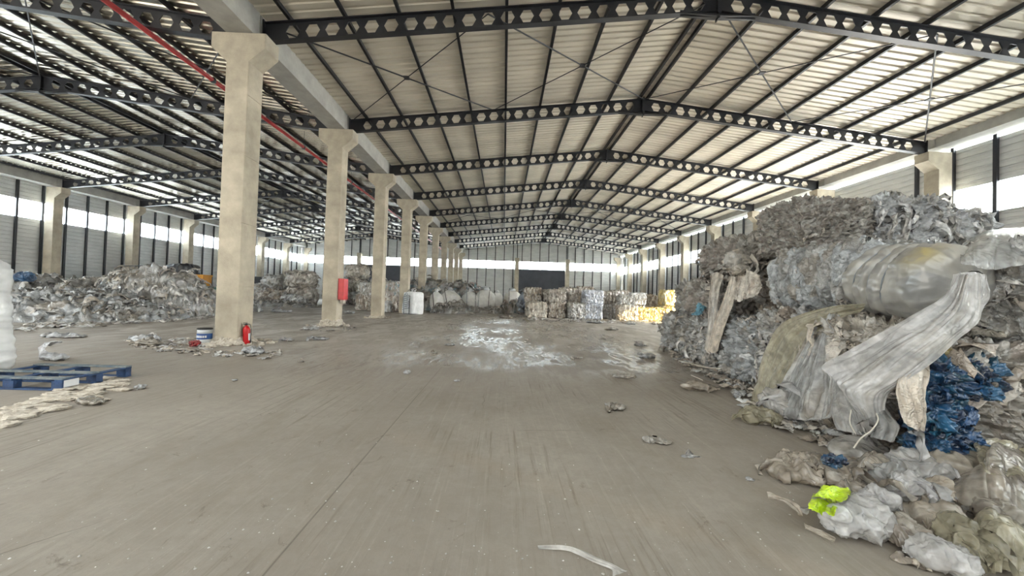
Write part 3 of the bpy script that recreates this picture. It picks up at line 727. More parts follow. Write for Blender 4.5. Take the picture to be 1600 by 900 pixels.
# --- draped sheets ---------------------------------------------------------
def catmull(pts, n):
    pts = np.array(pts, float); m_ = len(pts); t = np.linspace(0, m_-1, n); i = np.minimum(t.astype(int), m_-2); f = (t-i)[:, None]
    g = lambda k: pts[np.clip(k, 0, m_-1)]
    p0, p1, p2, p3 = g(i-1), g(i), g(i+1), g(i+2)
    return .5*((2*p1)+(-p0+p2)*f+(2*p0-5*p1+4*p2-p3)*f*f+(-p0+3*p1-3*p2+p3)*f**3)
def drape(name, lab, rows, pal, seed, nu=60, nv=90, fold=.03, ff=9, mat='sheet', cat='film sheet', rag=.03, grp=None):
    R = [catmull(r, nu) for r in rows]; G = np.array([catmull([r[k] for r in R], nv) for k in range(nu)])  # nu,nv,3
    du = np.gradient(G, axis=0); dv = np.gradient(G, axis=1); Nn = np.cross(du, dv); Nn /= np.linalg.norm(Nn, axis=2)[..., None]+1e-9
    u = np.linspace(0, 1, nu)[:, None]*np.ones((1, nv)); v = np.ones((nu, 1))*np.linspace(0, 1, nv)[None]
    q = np.stack([u*ff*.5, v*1.1, np.full_like(u, seed*1.7)], 2).reshape(-1, 3)
    q = q+.38*vec3(q*1.1, seed+40)+.1*vec3(q*3.1, seed+44)
    n1 = vnoise(q, seed).reshape(nu, nv); n2 = 1-2*np.abs(vnoise(q*np.array([2.1, 1.8, 1])+3, seed+1)).reshape(nu, nv)
    n3 = 1-2*np.abs(vnoise(q*np.array([4.3, 5., 1])+.6*vec3(q*2, seed+4)+3, seed+2)).reshape(nu, nv)
    G = G+Nn*(fold*(n1+.55*n2+.25*n3))[..., None]
    edge = vnoise(np.stack([u.ravel()*14, np.full(nu*nv, seed), v.ravel()*0], 1), seed+3).reshape(nu, nv)
    G = G+dv*(edge*rag*60*sstep(.8, 1., v))[..., None]
    e2 = vnoise(np.stack([v.ravel()*16, np.full(nu*nv, seed+.5), u.ravel()*0], 1), seed+6).reshape(nu, nv)
    G = G+du*(e2*rag*42*(np.abs(u-.5)*2)**3)[..., None]
    V = G.reshape(-1, 3); V[:, 2] = np.maximum(V[:, 2], .006)
    Fc = np.array([(i*nv+j, (i+1)*nv+j, (i+1)*nv+j+1, i*nv+j+1) for i in range(nu-1) for j in range(nv-1)])
    c = np.array(PAL[pal]); f = np.clip((fbm(q*1.2, seed+8, 3)+1)/2, 0, .999)*(len(c)-1); k = f.astype(int); fr = (f-k)[:, None]
    col = c[k]*(1-fr)+c[np.minimum(k+1, len(c)-1)]*fr
    o = obj(name, mesh(name, V, Fc, mat, col, True)); tag(o, lab, cat, grp, 'thing')
    return o
def rx(X, *pp): return [atx(px, py, X) for px, py in pp]
def ry(Y, *pp): return [aty(px, py, Y) for px, py in pp]
GD = 'loose film sheets hanging down the right stack'
drape('hanging_film_sheet', 'big whitish translucent sheet sweeping down left from the strapped roll', [
    [aty(1500, 424, 3.18), aty(1515, 427, 3.15), aty(1533, 432, 3.14)],
    [aty(1476, 462, 3.16), aty(1500, 480, 3.06), aty(1530, 498, 3.1)],
    [aty(1430, 492, 3.2), aty(1465, 517, 3.04), aty(1494, 532, 3.06)],
    [aty(1375, 524, 3.35), aty(1415, 552, 3.08), aty(1460, 564, 3.04)],
    [aty(1325, 552, 3.5), aty(1368, 592, 3.15), aty(1420, 592, 3.06)],
    [aty(1286, 573, 3.6), aty(1332, 616, 3.25), aty(1392, 612, 3.1)],
    [aty(1300, 586, 3.5), aty(1346, 648, 3.26), aty(1382, 640, 3.16)]], 'white', 31, fold=.03, ff=8, nu=90, nv=120, grp=GD)
drape('hanging_film_sheet', 'long pale green-grey strip sloping from the long bale to the floor', [
    rx(3.85, (1352, 474), (1350, 481), (1345, 487)), rx(3.75, (1285, 481), (1292, 493), (1300, 505)), rx(3.68, (1225, 505), (1245, 520), (1266, 545)),
    rx(3.62, (1196, 550), (1215, 570), (1240, 580)), rx(3.55, (1183, 600), (1200, 612), (1222, 616)), rx(3.5, (1172, 636), (1195, 642), (1212, 640))], 'khaki', 32, fold=.03, ff=7, nu=70, nv=120, grp=GD)
drape('hanging_film_sheet', 'wide clear veil fanning down over white lumps, mid right stack', [
    rx(3.78, (1284, 490), (1297, 490), (1312, 492)), rx(3.66, (1258, 540), (1280, 545), (1306, 545)), rx(3.52, (1226, 590), (1265, 596), (1305, 596)),
    rx(3.38, (1200, 632), (1250, 645), (1300, 645)), rx(3.36, (1205, 648), (1250, 656), (1292, 655))], 'cool', 33, fold=.035, ff=11, nu=100, nv=100, mat='sheet', grp=GD)
drape('hanging_film_sheet', 'grey clear film hanging near the floor below the big sheet', [
    rx(3.56, (1300, 585), (1330, 590), (1360, 600)), rx(3.46, (1296, 620), (1335, 625), (1385, 640)), rx(3.40, (1300, 650), (1350, 660), (1400, 665)),
    rx(3.36, (1310, 672), (1350, 680), (1390, 690))], 'cool', 34, fold=.035, ff=9, mat='clear', grp=GD)
drape('hanging_film_sheet', 'clear film flap hanging right of the strapped roll', [
    ry(3.2, (1492, 428), (1515, 425), (1545, 428)), ry(3.14, (1485, 470), (1515, 470), (1548, 462)), ry(3.14, (1482, 500), (1505, 508), (1532, 490))], 'clear', 35, fold=.02, ff=6, mat='clear', grp=GD)
drape('hanging_film_sheet', 'tan rag of film hanging in front of the blue film', [
    ry(3.1, (1425, 560), (1436, 557), (1448, 562)), ry(3.03, (1405, 598), (1424, 600), (1446, 612)), ry(3.0, (1410, 640), (1430, 645), (1449, 645)), ry(2.99, (1414, 660), (1432, 673), (1450, 677))], 'tan', 36, fold=.03, ff=6, mat='film', grp=GD)
drape('hanging_film_sheet', 'pale sheet thrown over the top right corner of the stack', [
    [aty(1497, 385, 3.9), aty(1545, 358, 4.3), aty(1615, 352, 4.4)], [aty(1500, 392, 3.6), aty(1548, 366, 3.6), aty(1618, 372, 3.6)],
    [aty(1500, 402, 3.35), aty(1548, 395, 3.3), aty(1615, 402, 3.3)], [aty(1503, 412, 3.28), aty(1550, 420, 3.24), aty(1612, 412, 3.25)]], 'cool', 37, fold=.025, ff=7, grp=GD)
drape('hanging_film_sheet', 'taupe strip hanging straight down the left mound', [
    rx(4.22, (1112, 428), (1120, 425), (1130, 430)), rx(4.1, (1108, 455), (1114, 455), (1122, 456)), rx(4.02, (1104, 500), (1111, 502), (1119, 502)), rx(3.98, (1098, 545), (1105, 552), (1114, 548))], 'taupe', 38, fold=.03, ff=5, mat='film', grp=GD)
drape('hanging_film_sheet', 'taupe strip slanting from the knotted bag down the left mound', [
    rx(4.12, (1140, 430), (1147, 432), (1154, 434)), rx(4.04, (1130, 465), (1139, 468), (1146, 470)), rx(3.98, (1114, 510), (1122, 514), (1130, 514)), rx(3.95, (1104, 548), (1112, 552), (1119, 550))], 'tan', 39, fold=.03, ff=5, mat='film', grp=GD)
drape('hanging_film_sheet', 'short brown strips of film hanging over the dark recess', [
    rx(4.15, (1150, 425), (1165, 422), (1185, 428)), rx(4.05, (1147, 445), (1163, 450), (1186, 448)), rx(4.0, (1146, 468), (1160, 470), (1180, 460))], 'taupe', 43, fold=.045, ff=12, mat='film', rag=.12, grp=GD)
drape('hanging_film_sheet', 'dark taupe sheet at the floor in the right corner below the blue film', [
    ry(3.0, (1520, 690), (1560, 686), (1610, 700)), ry(2.85, (1525, 712), (1565, 715), (1612, 725)), ry(2.6, (1535, 735), (1580, 742), (1620, 750))], 'khaki', 44, fold=.03, ff=5, grp=GD)

# --- wads, bags -------------------------------------------------------------
def wad(name, lab, p, size, seed, pal, rz=0, cat='plastic film', grp=None, mat='film', rough=1., step=None, scale=None, neck=0, tilt=0, nfl=None, soft=False):
    """a crumpled lump of film resting at p"""
    mx = max(size); st = step or mx/46
    P, Nn, Fc = rbox(size[0], size[1], size[2], st, min(size)*.5)
    h = np.array(size)/2; c = np.array([0, 0, size[2]/2]); d = (P-c)/h; ln = np.linalg.norm(d, axis=1)[:, None]
    P = c+d/np.maximum(ln, 1e-6)*h*(.25+.75*ln/np.max(ln))**.3 if True else P
    if soft or mat in ('clear', 'sheet'):
        Q = P/mx+seed*1.3; W = Q+.25*vec3(Q*2.2, seed)
        r1 = (1-np.abs(vnoise(W*3.2, seed+1)))**3; r2 = (1-np.abs(vnoise(W*6.5+.3*vec3(Q*5, seed+6), seed+2)))**3; r3 = (1-np.abs(vnoise(W*13, seed+3)))**3
        P2 = P+Nn*(mx*rough*(.13*fbm(Q*2.1, seed+4, 2)+.075*(r1-.4)+.045*(r2-.4)+.018*(r3-.4)))[:, None]
        c = np.array(PAL[pal]); k = np.clip((fbm(W*1.7, seed+7, 3)+1)/2, 0, .99)*(len(c)-1); ki = k.astype(int); fr = (k-ki)[:, None]
        Cc = (c[ki]*(1-fr)+c[np.minimum(ki+1, len(c)-1)]*fr)*(1.05 if mat == 'clear' else .9)
    else:
        P2, Cc = crumple(P, Nn, seed, scale or mx*.36, mx*.09*rough, pal, (1, 1, 1), mx*.10, .8, mx*1.4)
    if neck:
        t = sstep(.55, 1., (P2[:, 0]/h[0])); P2[:, 1] *= 1-.75*t; P2[:, 2] = P2[:, 2]*(1-.6*t)
    nf = nfl if nfl is not None else (0 if mx <= .25 else 3 if mat == 'clear' else 5)
    if nf:
        fv, ff, fc = flaps(P2, Nn, nf, mx*.42, seed+1, pal, .45)
        Fc = np.vstack([Fc, ff+len(P2)]); P2 = np.vstack([P2, fv]); Cc = np.vstack([Cc, fc*.85])
    P2[:, 2] = np.maximum(P2[:, 2], .003)
    o = obj(name, mesh(name, P2, Fc, mat, Cc, True), None, tuple(p), rz)
    tag(o, lab, cat, grp, 'thing'); o.rotation_euler[1] = tilt
    return o
def onfloor(px, py): p = atz(px, py); return (p[0], p[1], 0)
def mpp(px, py):       # metres per pixel at a floor point
    p = atz(px, py); return float(p[1])/F
GF = 'loose plastic bags and film spilled on the floor at lower right'
# layer of shredded litter under the spilled bags
def litter(name, lab, poly, n, size, seed, pals, zmax=.05, z0=0, mat='film'):
    rs = np.random.RandomState(seed); V = []; Fc = []; Cc = []
    pts = np.array([onfloor(*q)[:2] for q in poly]); lo, hi = pts.min(0), pts.max(0)
    def inside(p):
        c = False; j = len(pts)-1
        for i in range(len(pts)):
            if (pts[i][1] > p[1]) != (pts[j][1] > p[1]) and p[0] < (pts[j][0]-pts[i][0])*(p[1]-pts[i][1])/(pts[j][1]-pts[i][1])+pts[i][0]: c = not c
            j = i
        return c
    k = 0; t = 0
    while k < n and t < n*30:
        t += 1; p = lo+(hi-lo)*rs.rand(2)
        if not inside(p): continue
        k += 1; pal = PAL[pals[rs.randint(len(pals))]]; col = np.array(pal[rs.randint(len(pal))])
        Ls = size*(.4+rs.rand()*1.2); W = Ls*(.3+.6*rs.rand()); a = rs.rand()*6.3; g = 7; k0 = len(V); zz = z0+rs.rand()*zmax; ph = rs.rand(4)*6
        for i in range(g):
            for j in range(g):
                u, v = i/(g-1)-.5, j/(g-1)-.5
                x, y = u*Ls*(1+.25*math.sin(5*v+ph[0])), v*W*(1+.25*math.sin(6*u+ph[1]))
                z = zz+Ls*.12*(1+math.sin(9*u+ph[2]+3*v)*.6+math.sin(7*v+ph[3])*.4)+.008*rs.randn()
                if i in (0, g-1) or j in (0, g-1): z -= Ls*.05
                V.append((p[0]+x*math.cos(a)-y*math.sin(a), p[1]+x*math.sin(a)+y*math.cos(a), max(z, .004))); Cc.append(col)
        for i in range(g-1):
            for j in range(g-1): q = k0+i*g+j; Fc.append((q, q+1, q+g+1, q+g))
    o = obj(name, mesh(name, V, np.array(Fc), mat, np.array(Cc), True)); tag(o, lab, 'film litter', None, 'stuff'); return o
litter('film_litter', 'shredded pale film scattered under the spilled bags at lower right', [(1250, 715), (1400, 700), (1640, 720), (1640, 930), (1440, 900), (1330, 830), (1270, 770)], 120, .10, 3, ['tan', 'grey', 'taupe', 'white'], .05)
litter('film_litter', 'skirt of torn film along the foot of the right stack', [(1035, 540), (1100, 560), (1200, 610), (1340, 680), (1430, 715), (1460, 740), (1340, 716), (1200, 664), (1140, 612), (1060, 566)], 420, .15, 4, ['grey', 'tan', 'cool', 'taupe'], .04)
def bag(lab, px, py, wpx, hpx, seed, pal, rz=0, d=.8, name='plastic_bag', cat='plastic bag', mat='clear', z=0., **kw):
    k = mpp(px, py); p = onfloor(px, py); w = wpx*k
    return wad(name, lab, (p[0], p[1]+w*d*.4, z), (w*1.05, w*d, hpx*k*1.05), seed, pal, rz, cat, GF, mat, **kw)
bag('large glossy white plastic bag in front of the spilled film', 1366, 862, 120, 56, 61, 'clear', -.15, .7, z=0, scale=.2, rough=.9)
bag('small clear crumpled bag left of the large white bag', 1328, 836, 60, 36, 62, 'clear', .3, .8, z=.0)
bag('silvery bag behind the large white bag', 1392, 822, 56, 40, 63, 'clear', .1, .8, z=.05)
bag('shiny folded clear bag right of centre in the spill', 1438, 812, 70, 46, 64, 'clear', .2, .7, z=.06)
bag('grey-white bag behind the silvery bag', 1400, 786, 56, 36, 65, 'cool', .2, .8, z=.07, mat='sheet')
bag('pale sheet-like bag at the back of the spill under the blue film', 1455, 772, 86, 40, 66, 'white', -.35, .6, z=.08, mat='sheet', name='film_wad', cat='film')
bag('beige torn film tongue at the back left of the spill', 1262, 762, 70, 22, 67, 'tan', -.35, .8, z=0, name='film_wad', cat='film', mat='sheet', rough=1.3)
bag('translucent beige film behind the yellow vest', 1350, 775, 80, 26, 68, 'tan', .2, .8, z=0, name='film_wad', cat='film', mat='sheet', rough=1.2)
bag('beige film lump right of the yellow vest', 1352, 803, 56, 38, 69, 'tan', .1, .8, z=0, name='film_wad', cat='film', mat='sheet')
bag('brown film lumps right of the large white bag', 1440, 868, 70, 44, 70, 'taupe', .2, .8, z=0, name='film_wad', cat='film')
bag('tan film lump above the clear bottom bag', 1485, 845, 80, 44, 71, 'tan', .2, .8, z=.02, name='film_wad', cat='film', mat='sheet')
bag('clear shiny bag at the bottom edge of the spill', 1500, 905, 90, 44, 72, 'clear', -.3, .7, z=0)
bag('small tan wad above the shiny folded bag', 1482, 812, 52, 40, 73, 'tan', .1, .8, z=.06, name='film_wad', cat='film')
bag('big brown crumpled sheet at the right edge of the spill', 1585, 835, 60, 44, 74, 'taupe', .3, .8, z=0, name='film_wad', cat='film', mat='sheet', rough=.9)
bag('yellowish green film at the bottom right of the spill', 1545, 900, 84, 66, 75, 'khaki', .6, .8, z=0, name='film_wad', cat='film', mat='sheet')
bag('cream plastic bag in the bottom right corner', 1605, 905, 70, 64, 76, 'cream', .1, .9, z=0, mat='sheet')
bag('taupe film roll at the back right of the spill', 1520, 770, 110, 40, 77, 'tan', .1, .6, z=.06, name='film_wad', cat='film', mat='sheet')
bag('grey film fold at the foot of the stack by the spill', 1400, 738, 120, 34, 78, 'grey', -.15, .6, z=0, name='film_wad', cat='film', mat='sheet')
bag('dark grey film roll at the foot of the stack under the blue film', 1490, 748, 110, 30, 79, 'cool', -.1, .5, z=0, name='film_wad', cat='film')
bag('small deep blue film scrap behind the yellow vest', 1311, 760, 34, 22, 80, 'blue', 0, .7, z=.12, name='film_scrap', cat='film', mat='film')
# yellow vest
def rumple(lab, quad, zs, pal, seed, fold=.045, ff=6, mat='sheet', n=90):
    a, b, c_, d = [np.array(atz(*q)) for q in quad]     # back-left, back-right, front-right, front-left
    rows = []
    for i, t in enumerate(np.linspace(0, 1, 5)):
        l, r_ = a+(d-a)*t, b+(c_-b)*t; row = []
        for j, u in enumerate(np.linspace(0, 1, 5)):
            p = l+(r_-l)*u; k = math.sin(PI*min(max(u, .06), .94))*math.sin(PI*min(max(t*.9+.08, .06), .94))
            p[2] = zs*(.25+.75*k)*(1+.35*math.sin(seed+3*u+5*t)); p[0] += .03*math.sin(seed*2+7*t+u); p[1] += .03*math.sin(seed+8*u); row.append(p)
        rows.append(row)
    o = drape('film_sheet', lab, rows, pal, seed, n, n, fold, ff, mat, 'film sheet', .05, GF); return o
rumple('pale beige torn film sheet at the back left of the spill', ((1225, 712), (1300, 716), (1318, 762), (1200, 735)), .14, 'tan', 171)
rumple('beige film sheet between the yellow vest and the silvery bag', ((1290, 722), (1405, 722), (1420, 790), (1300, 770)), .22, 'tan', 172, .03)
rumple('big pinkish brown film sheet spread at the right edge of the spill', ((1490, 742), (1625, 722), (1640, 850), (1490, 810)), .30, 'taupe', 173, .022)
rumple('yellowish green sheet folded at the bottom right of the spill', ((1510, 826), (1600, 822), (1612, 910), (1535, 905)), .16, 'khaki', 174, .025)
rumple('tan film sheet rumpled between the brown sheet and the clear bags', ((1420, 828), (1500, 826), (1520, 880), (1440, 890)), .12, 'tan', 175, .03)
PAL['vest'] = [(.62, .86, .01), (.58, .80, .01), (.68, .9, .02)]; PAL['vestgrey'] = [(.3, .3, .27), (.34, .33, .3)]
vr = empty('safety_vest', onfloor(1300, 793)); tag(vr, 'crumpled fluorescent yellow safety vest in the spilled film', 'safety vest')
def vest_piece(nm, px0, px1, py0, py1, pal, seed, z):
    rows = []
    for t in (0, .5, 1):
        y = py0+(py1-py0)*t
        rows.append([np.array(atz(px0+(px1-px0)*u-6*t, y+6*u*(1 if seed % 2 else -1)+4, z+.02*math.sin(u*5+t*3))) for u in (0, .33, .66, 1)])
    o = drape(nm, None, rows, pal, seed, 40, 30, .018, 6, 'film', None, .04)
    del o['kind']; 
    V = o.location; o.parent = vr; o.matrix_parent_inverse = Matrix.Translation(-vr.location)
vest_piece('vest_panel', 1283, 1330, 752, 772, 'vest', 91, .27)
vest_piece('reflective_band', 1280, 1326, 764, 778, 'vestgrey', 92, .24)
vest_piece('vest_panel', 1270, 1308, 764, 792, 'vest', 93, .22)

# stuff on and around the right stack
GB = 'blue film in the right stack'
for lab, p, sz, sd in (('upper lobe of deep blue film squeezed out of the lower right bale', aty(1495, 622, 3.22), (.66, .3, .34), 101),
                       ('middle of the blue film beside the tan rag', aty(1462, 676, 3.16), (.34, .26, .36), 102),
                       ('deep blue film bunched at the floor under the tan rag', aty(1468, 722, 3.12), (.46, .3, .30), 103)):
    bale('blue_film', lab, tuple(p), sz, sd, 'blue', .1, GB, 'film', scale=.12, amp=.06, nflap=30, fsize=.11, step=.008, r=.12, low=.12)
wad('film_scrap', 'small bright blue scrap high on the left mound', aty(1093, 484, 7.9)-np.array([0, .0, .12]), (.14, .1, .26), 105, 'blue', 0, 'film', None, 'film')
bpy.data.objects['film_scrap.001'].data.color_attributes['Col'].data.foreach_set('color', np.tile([.16, .38, .5, 1], len(bpy.data.objects['film_scrap.001'].data.vertices)))
wad('knotted_bag', 'knotted taupe film bag high on the left mound above the strips', atx(1150, 432, 4.2), (.45, .45, .5), 106, 'tan', 0, 'plastic bag', None, 'film', scale=.3)
wad('plastic_bag', 'clear bag of bright white scraps at the foot of the veil', np.array(atz(1235, 655))*np.array([1, 1, 0])+np.array([.02, .1, 0]), (.6, .45, .34), 107, 'white', .2, 'plastic bag', None, 'clear')
wad('film_wad', 'rounded khaki film bundle on the floor left of the white scraps', onfloor(1190, 662), (.42, .3, .16), 108, 'khaki', -.4, 'film', None, 'sheet', scale=.2)
wad('film_wad', 'tan film bundle trailing on the floor below the cord', onfloor(1100, 612), (.62, .3, .14), 109, 'tan', -.2, 'film', None, 'sheet', scale=.2)
wad('film_wad', 'flat grey film bundle at the far left foot of the right stack', onfloor(1052, 548), (.6, .5, .2), 110, 'grey', -.2, 'film', None, 'film', scale=.2)
wad('film_wad', 'small white film lump on the floor left of the khaki bundle', onfloor(1152, 622), (.12, .12, .1), 111, 'white', 0, 'film', None, 'film')
wad('film_wad', 'yellow film wad wedged behind the white hanging sheet', aty(1465, 545, 3.25)-np.array([0, 0, .06]), (.16, .14, .14), 112, 'yellow', 0, 'film', None, 'film')
wad('film_wad', 'brown film wad beside the pinched bale end over the green strip', atx(1230, 505, 3.95)-np.array([0, 0, 0]), (.2, .3, .22), 113, 'brown', 0, 'film', None, 'film')
wad('film_wad', 'thick grey twisted film hanging below the long bale', atx(1196, 520, 3.98), (.22, .26, .36), 114, 'grey', 0, 'film', None, 'film')
wad('film_wad', 'brown film lump low in the stack below the white sheet', onfloor(1395, 725)+np.array([.12, .25, 0]), (.42, .3, .34), 115, 'brown', 0, 'film', None, 'film')
# cords
def cord(lab, pts, r=.006):
    tag(MB().tube(catmull(pts, 40), r, 6).build('cord', 'cord', smooth=True), lab, 'cord')
cord('thin white cord lying along the foot of the left mound', [atz(1060, 563, .16), atz(1105, 574, .16), atz(1165, 578, .2)], .008)
cord('pale cord loop dangling below the big whitish sheet', [aty(1365, 640, 3.2), aty(1372, 655, 3.16), aty(1362, 672, 3.15), aty(1346, 684, 3.15), aty(1334, 700, 3.15)], .006)
cord('thin pale cord hanging left of the dangling loop', [aty(1330, 640, 3.3), aty(1328, 660, 3.26), aty(1337, 678, 3.22)], .005)
cord('short pale cord stub on the floor below the left mound', [atz(1080, 586, .05), atz(1098, 594, .02)], .007)

# --- floor litter pieces -----------------------------------------------------
PAL['ribbon'] = [(.72, .72, .71), (.6, .58, .55)]
drape('film_ribbon', 'twisted white film ribbon on the floor at the bottom centre', [
    [atz(840, 853, .012), atz(842, 860, .01)], [atz(880, 852, .03), atz(882, 860, .012)], [atz(905, 858, .03), atz(900, 866, .01)],
    [atz(935, 872, .03), atz(930, 880, .01)], [atz(965, 884, .02), atz(955, 892, .01)], [atz(980, 893, .02), atz(958, 904, .01)]], 'ribbon', 120, 12, 120, .008, 3, 'sheet', 'film strip', .01)
drape('film_ribbon', 'crooked beige film strip on the floor left of the yellow vest', [
    [atz(1199, 770, .02), atz(1200, 778, .01)], [atz(1222, 776, .04), atz(1224, 784, .01)], [atz(1240, 784, .05), atz(1238, 796, .01)], [atz(1258, 798, .04), atz(1248, 806, .01)]], 'tan', 121, 14, 60, .02, 3, 'sheet', 'film strip', .03)
drape('film_ribbon', 'short beige film strip on the floor left of the large white bag', [
    [atz(1258, 820, .02), atz(1258, 826, .01)], [atz(1282, 828, .04), atz(1280, 836, .01)], [atz(1307, 840, .03), atz(1303, 848, .01)]], 'tan', 122, 14, 50, .015, 3, 'sheet', 'film strip', .02)
GL = 'small pieces of litter on the floor'
items = [(961, 640, 36, 12, 'tan', 'crumpled grey-beige film scrap on the open floor left of the stack'), (1028, 692, 46, 7, 'tan', 'flat scatter of torn paper and film right of floor centre'),
         (1075, 714, 24, 3, 'white', 'thin white wisp of film beside the torn paper scatter'), (1170, 750, 10, 5, 'white', 'tiny white crumb on the floor left of the spill'),
         (975, 590, 40, 8, 'tan', 'pale film scrap on the shiny floor left of the mound'), (1012, 560, 26, 8, 'white', 'pale film lump on the floor near the left mound foot'),
         (140, 632, 46, 12, 'tan', 'flat beige film sheet on the floor in front of the blue pallet'), (84, 563, 40, 12, 'clear', 'small clear plastic scrap behind the blue pallet'),
         (219, 608, 12, 8, 'white', 'small white chip on the floor right of the blue pallet'), (100, 527, 66, 5, 'white', 'string of white film scraps in front of the left heap'),
         (225, 533, 60, 8, 'white', 'white film scraps lying left of the paint bucket'), (450, 533, 24, 5, 'white', 'white film scrap on the floor right of the extinguisher'),
         (500, 531, 30, 5, 'white', 'pale scrap on the floor in front of the second column'), (470, 566, 10, 4, 'tan', 'dark crumb on the floor between first and second columns'),
         (636, 584, 10, 6, 'white', 'white crumb on the floor below centre left'), (702, 540, 16, 4, 'white', 'pale scrap on the floor near the shiny patch'),
         (545, 490, 20, 5, 'white', 'pale scrap behind the second column on the left hall floor'), (440, 488, 30, 5, 'white', 'pale film scrap in front of the round left bales'),
         (485, 516, 26, 6, 'white', 'plaster-white scraps at the left foot of the second column'), (955, 516, 26, 4, 'tan', 'dark scrap on the floor before the pale bales'),
         (900, 560, 22, 3, 'tan', 'flat brown scrap on the shiny floor'), (680, 552, 14, 3, 'tan', 'flat scrap on the joint line left of centre'),
         (367, 595, 8, 3, 'white', 'tiny chip on the floor below the first column'), (713, 596, 8, 3, 'white', 'tiny chip on the floor right of the white crumb'),
         (395, 552, 40, 9, 'white', 'lump of pale plaster in front of the first column'), (240, 538, 70, 6, 'tan', 'pale dust ridge left of the first column'),
         (790, 497, 24, 4, 'tan', 'flat film scrap in front of the bulk bags'), (1000, 541, 22, 5, 'white', 'pale scrap on the floor before the far left foot of the mound'),
         (930, 505, 30, 5, 'white', 'white film spilled at the foot of the bluish bale'), (985, 507, 18, 3, 'white', 'white scrap before the sunlight-painted bales')]
for k, (px, py, w, h, pal, lab) in enumerate(items):
    kk = mpp(px, py); p = onfloor(px, py); ww = w*kk
    wad('floor_scrap', lab, p, (ww, max(ww*.5, h*kk*2), max(h*kk*.9, .012)), 130+k, pal, random.uniform(-.4, .4), 'scrap', GL, 'film', rough=.7, nfl=2, step=ww/22, scale=ww*.25)
# specks: uncountable crumbs
def specks():
    rs = np.random.RandomState(5); V = []; Fc = []; Cc = []
    for _ in range(420):
        px, py = rs.uniform(0, 1300), 500+400*rs.rand()**.7
        p = atz(px, py); 
        if p[1] > 40 or p[1] < 1.5 or (p[0] > 3.2 and p[1] < 11): continue
        s = .0025+.007*rs.rand()**3; k = len(V)
        for a in range(5): t = a*1.257; V.append((p[0]+s*math.cos(t)*(.6+rs.rand()*.6), p[1]+s*math.sin(t)*(.6+.6*rs.rand()), .002))
        V.append((p[0], p[1], s*.9)); c = rs.uniform(.4, .75); Cc += [(c, c*.97, c*.92)]*6
        Fc += [(k+a, k+(a+1) % 5, k+5) for a in range(5)]
    o = obj('floor_grit', mesh('floor_grit', V, np.array(Fc), 'film', np.array(Cc))); tag(o, 'tiny pale crumbs of grit sprinkled over the concrete floor', 'grit', None, 'stuff')
specks()
# plaster rubble round the column feet
def rubble(lab, x, y, w, h, seed, n=26, spread=.5):
    rs = np.random.RandomState(seed); P, Nn, Fc = rbox(w, w, h, .03, .1)
    f = 1+.55*(1-P[:, 2:3]/h)**2; P[:, :2] *= f
    P2, _ = crumple(P, Nn, seed, .12, .035, 'tan', low=.08)
    b = MB(); P2[:, 2] = np.maximum(P2[:, 2], 0); b.add(P2, Fc)
    for _ in range(n):
        a = rs.rand()*6.3; r = w*.6+spread*rs.rand(); s = .02+.06*rs.rand()**2
        p, nn, ff = rbox(s*2.4, s*2, s, s*.8, s*.4); p = p*(1+.35*rs.randn(len(p), 3)*.3); p[:, 2] = np.maximum(p[:, 2], 0)
        b.add(p+np.array([r*math.cos(a), r*math.sin(a)*.8, 0]), ff)
    o = obj('plaster_rubble', b.mesh('plaster_rubble', 'rubble')); o.location = (x, y, 0); tag(o, lab, 'rubble', 'crumbled plaster round column feet', 'stuff')
rubble('crumbled plaster heaped round the foot of the nearest column', XM, yf(0), .62, .2, 3, 40, .6)
rubble('broken plaster round the chipped foot of the second column', XM, yf(1), .62, .3, 4, 24)
rubble('broken plaster round the foot of the third column', XM, yf(2), .62, .16, 5, 24)
def dust_ridge():
    rs = np.random.RandomState(8); b = MB()
    for t in np.linspace(0, 1, 90):
        px = 0+185*t+rs.randn()*10; py = 652-58*t+rs.randn()*5+(12 if rs.rand() < .3 else 0)
        p = atz(px, py); s = .02+.05*rs.rand()
        q, nn, ff = rbox(s*3, s*2, s*.5, s*.7, s*.25); q = q*(1+.15*rs.randn(len(q), 3)); q[:, 2] = np.maximum(q[:, 2], 0)
        b.add(q+np.array([p[0], p[1], 0]), ff)
    o = obj('plaster_rubble', b.mesh('plaster_rubble', 'rubble')); tag(o, 'ragged line of pale plaster crumbs in front of the blue pallet', 'rubble', None, 'stuff')
dust_ridge()
litter('film_litter', 'torn white scraps strewn left of the nearest column foot', [(195, 532), (300, 528), (345, 548), (440, 548), (430, 562), (300, 556), (200, 542)], 150, .13, 13, ['white', 'grey', 'tan'], .01)
litter('film_litter', 'torn white scraps strewn round the second column foot', [(470, 508), (560, 508), (560, 518), (470, 520)], 50, .16, 14, ['white', 'grey'], .01)
litter('film_litter', 'torn pale scraps along the foot of the left heap', [(30, 508), (330, 492), (335, 498), (30, 520)], 160, .25, 15, ['white', 'grey', 'cool'], .03)
litter('film_litter', 'torn pale scraps along the foot of the far bale wall', [(820, 497), (1040, 500), (1030, 508), (830, 504)], 130, .25, 16, ['white', 'grey', 'white'], .03)

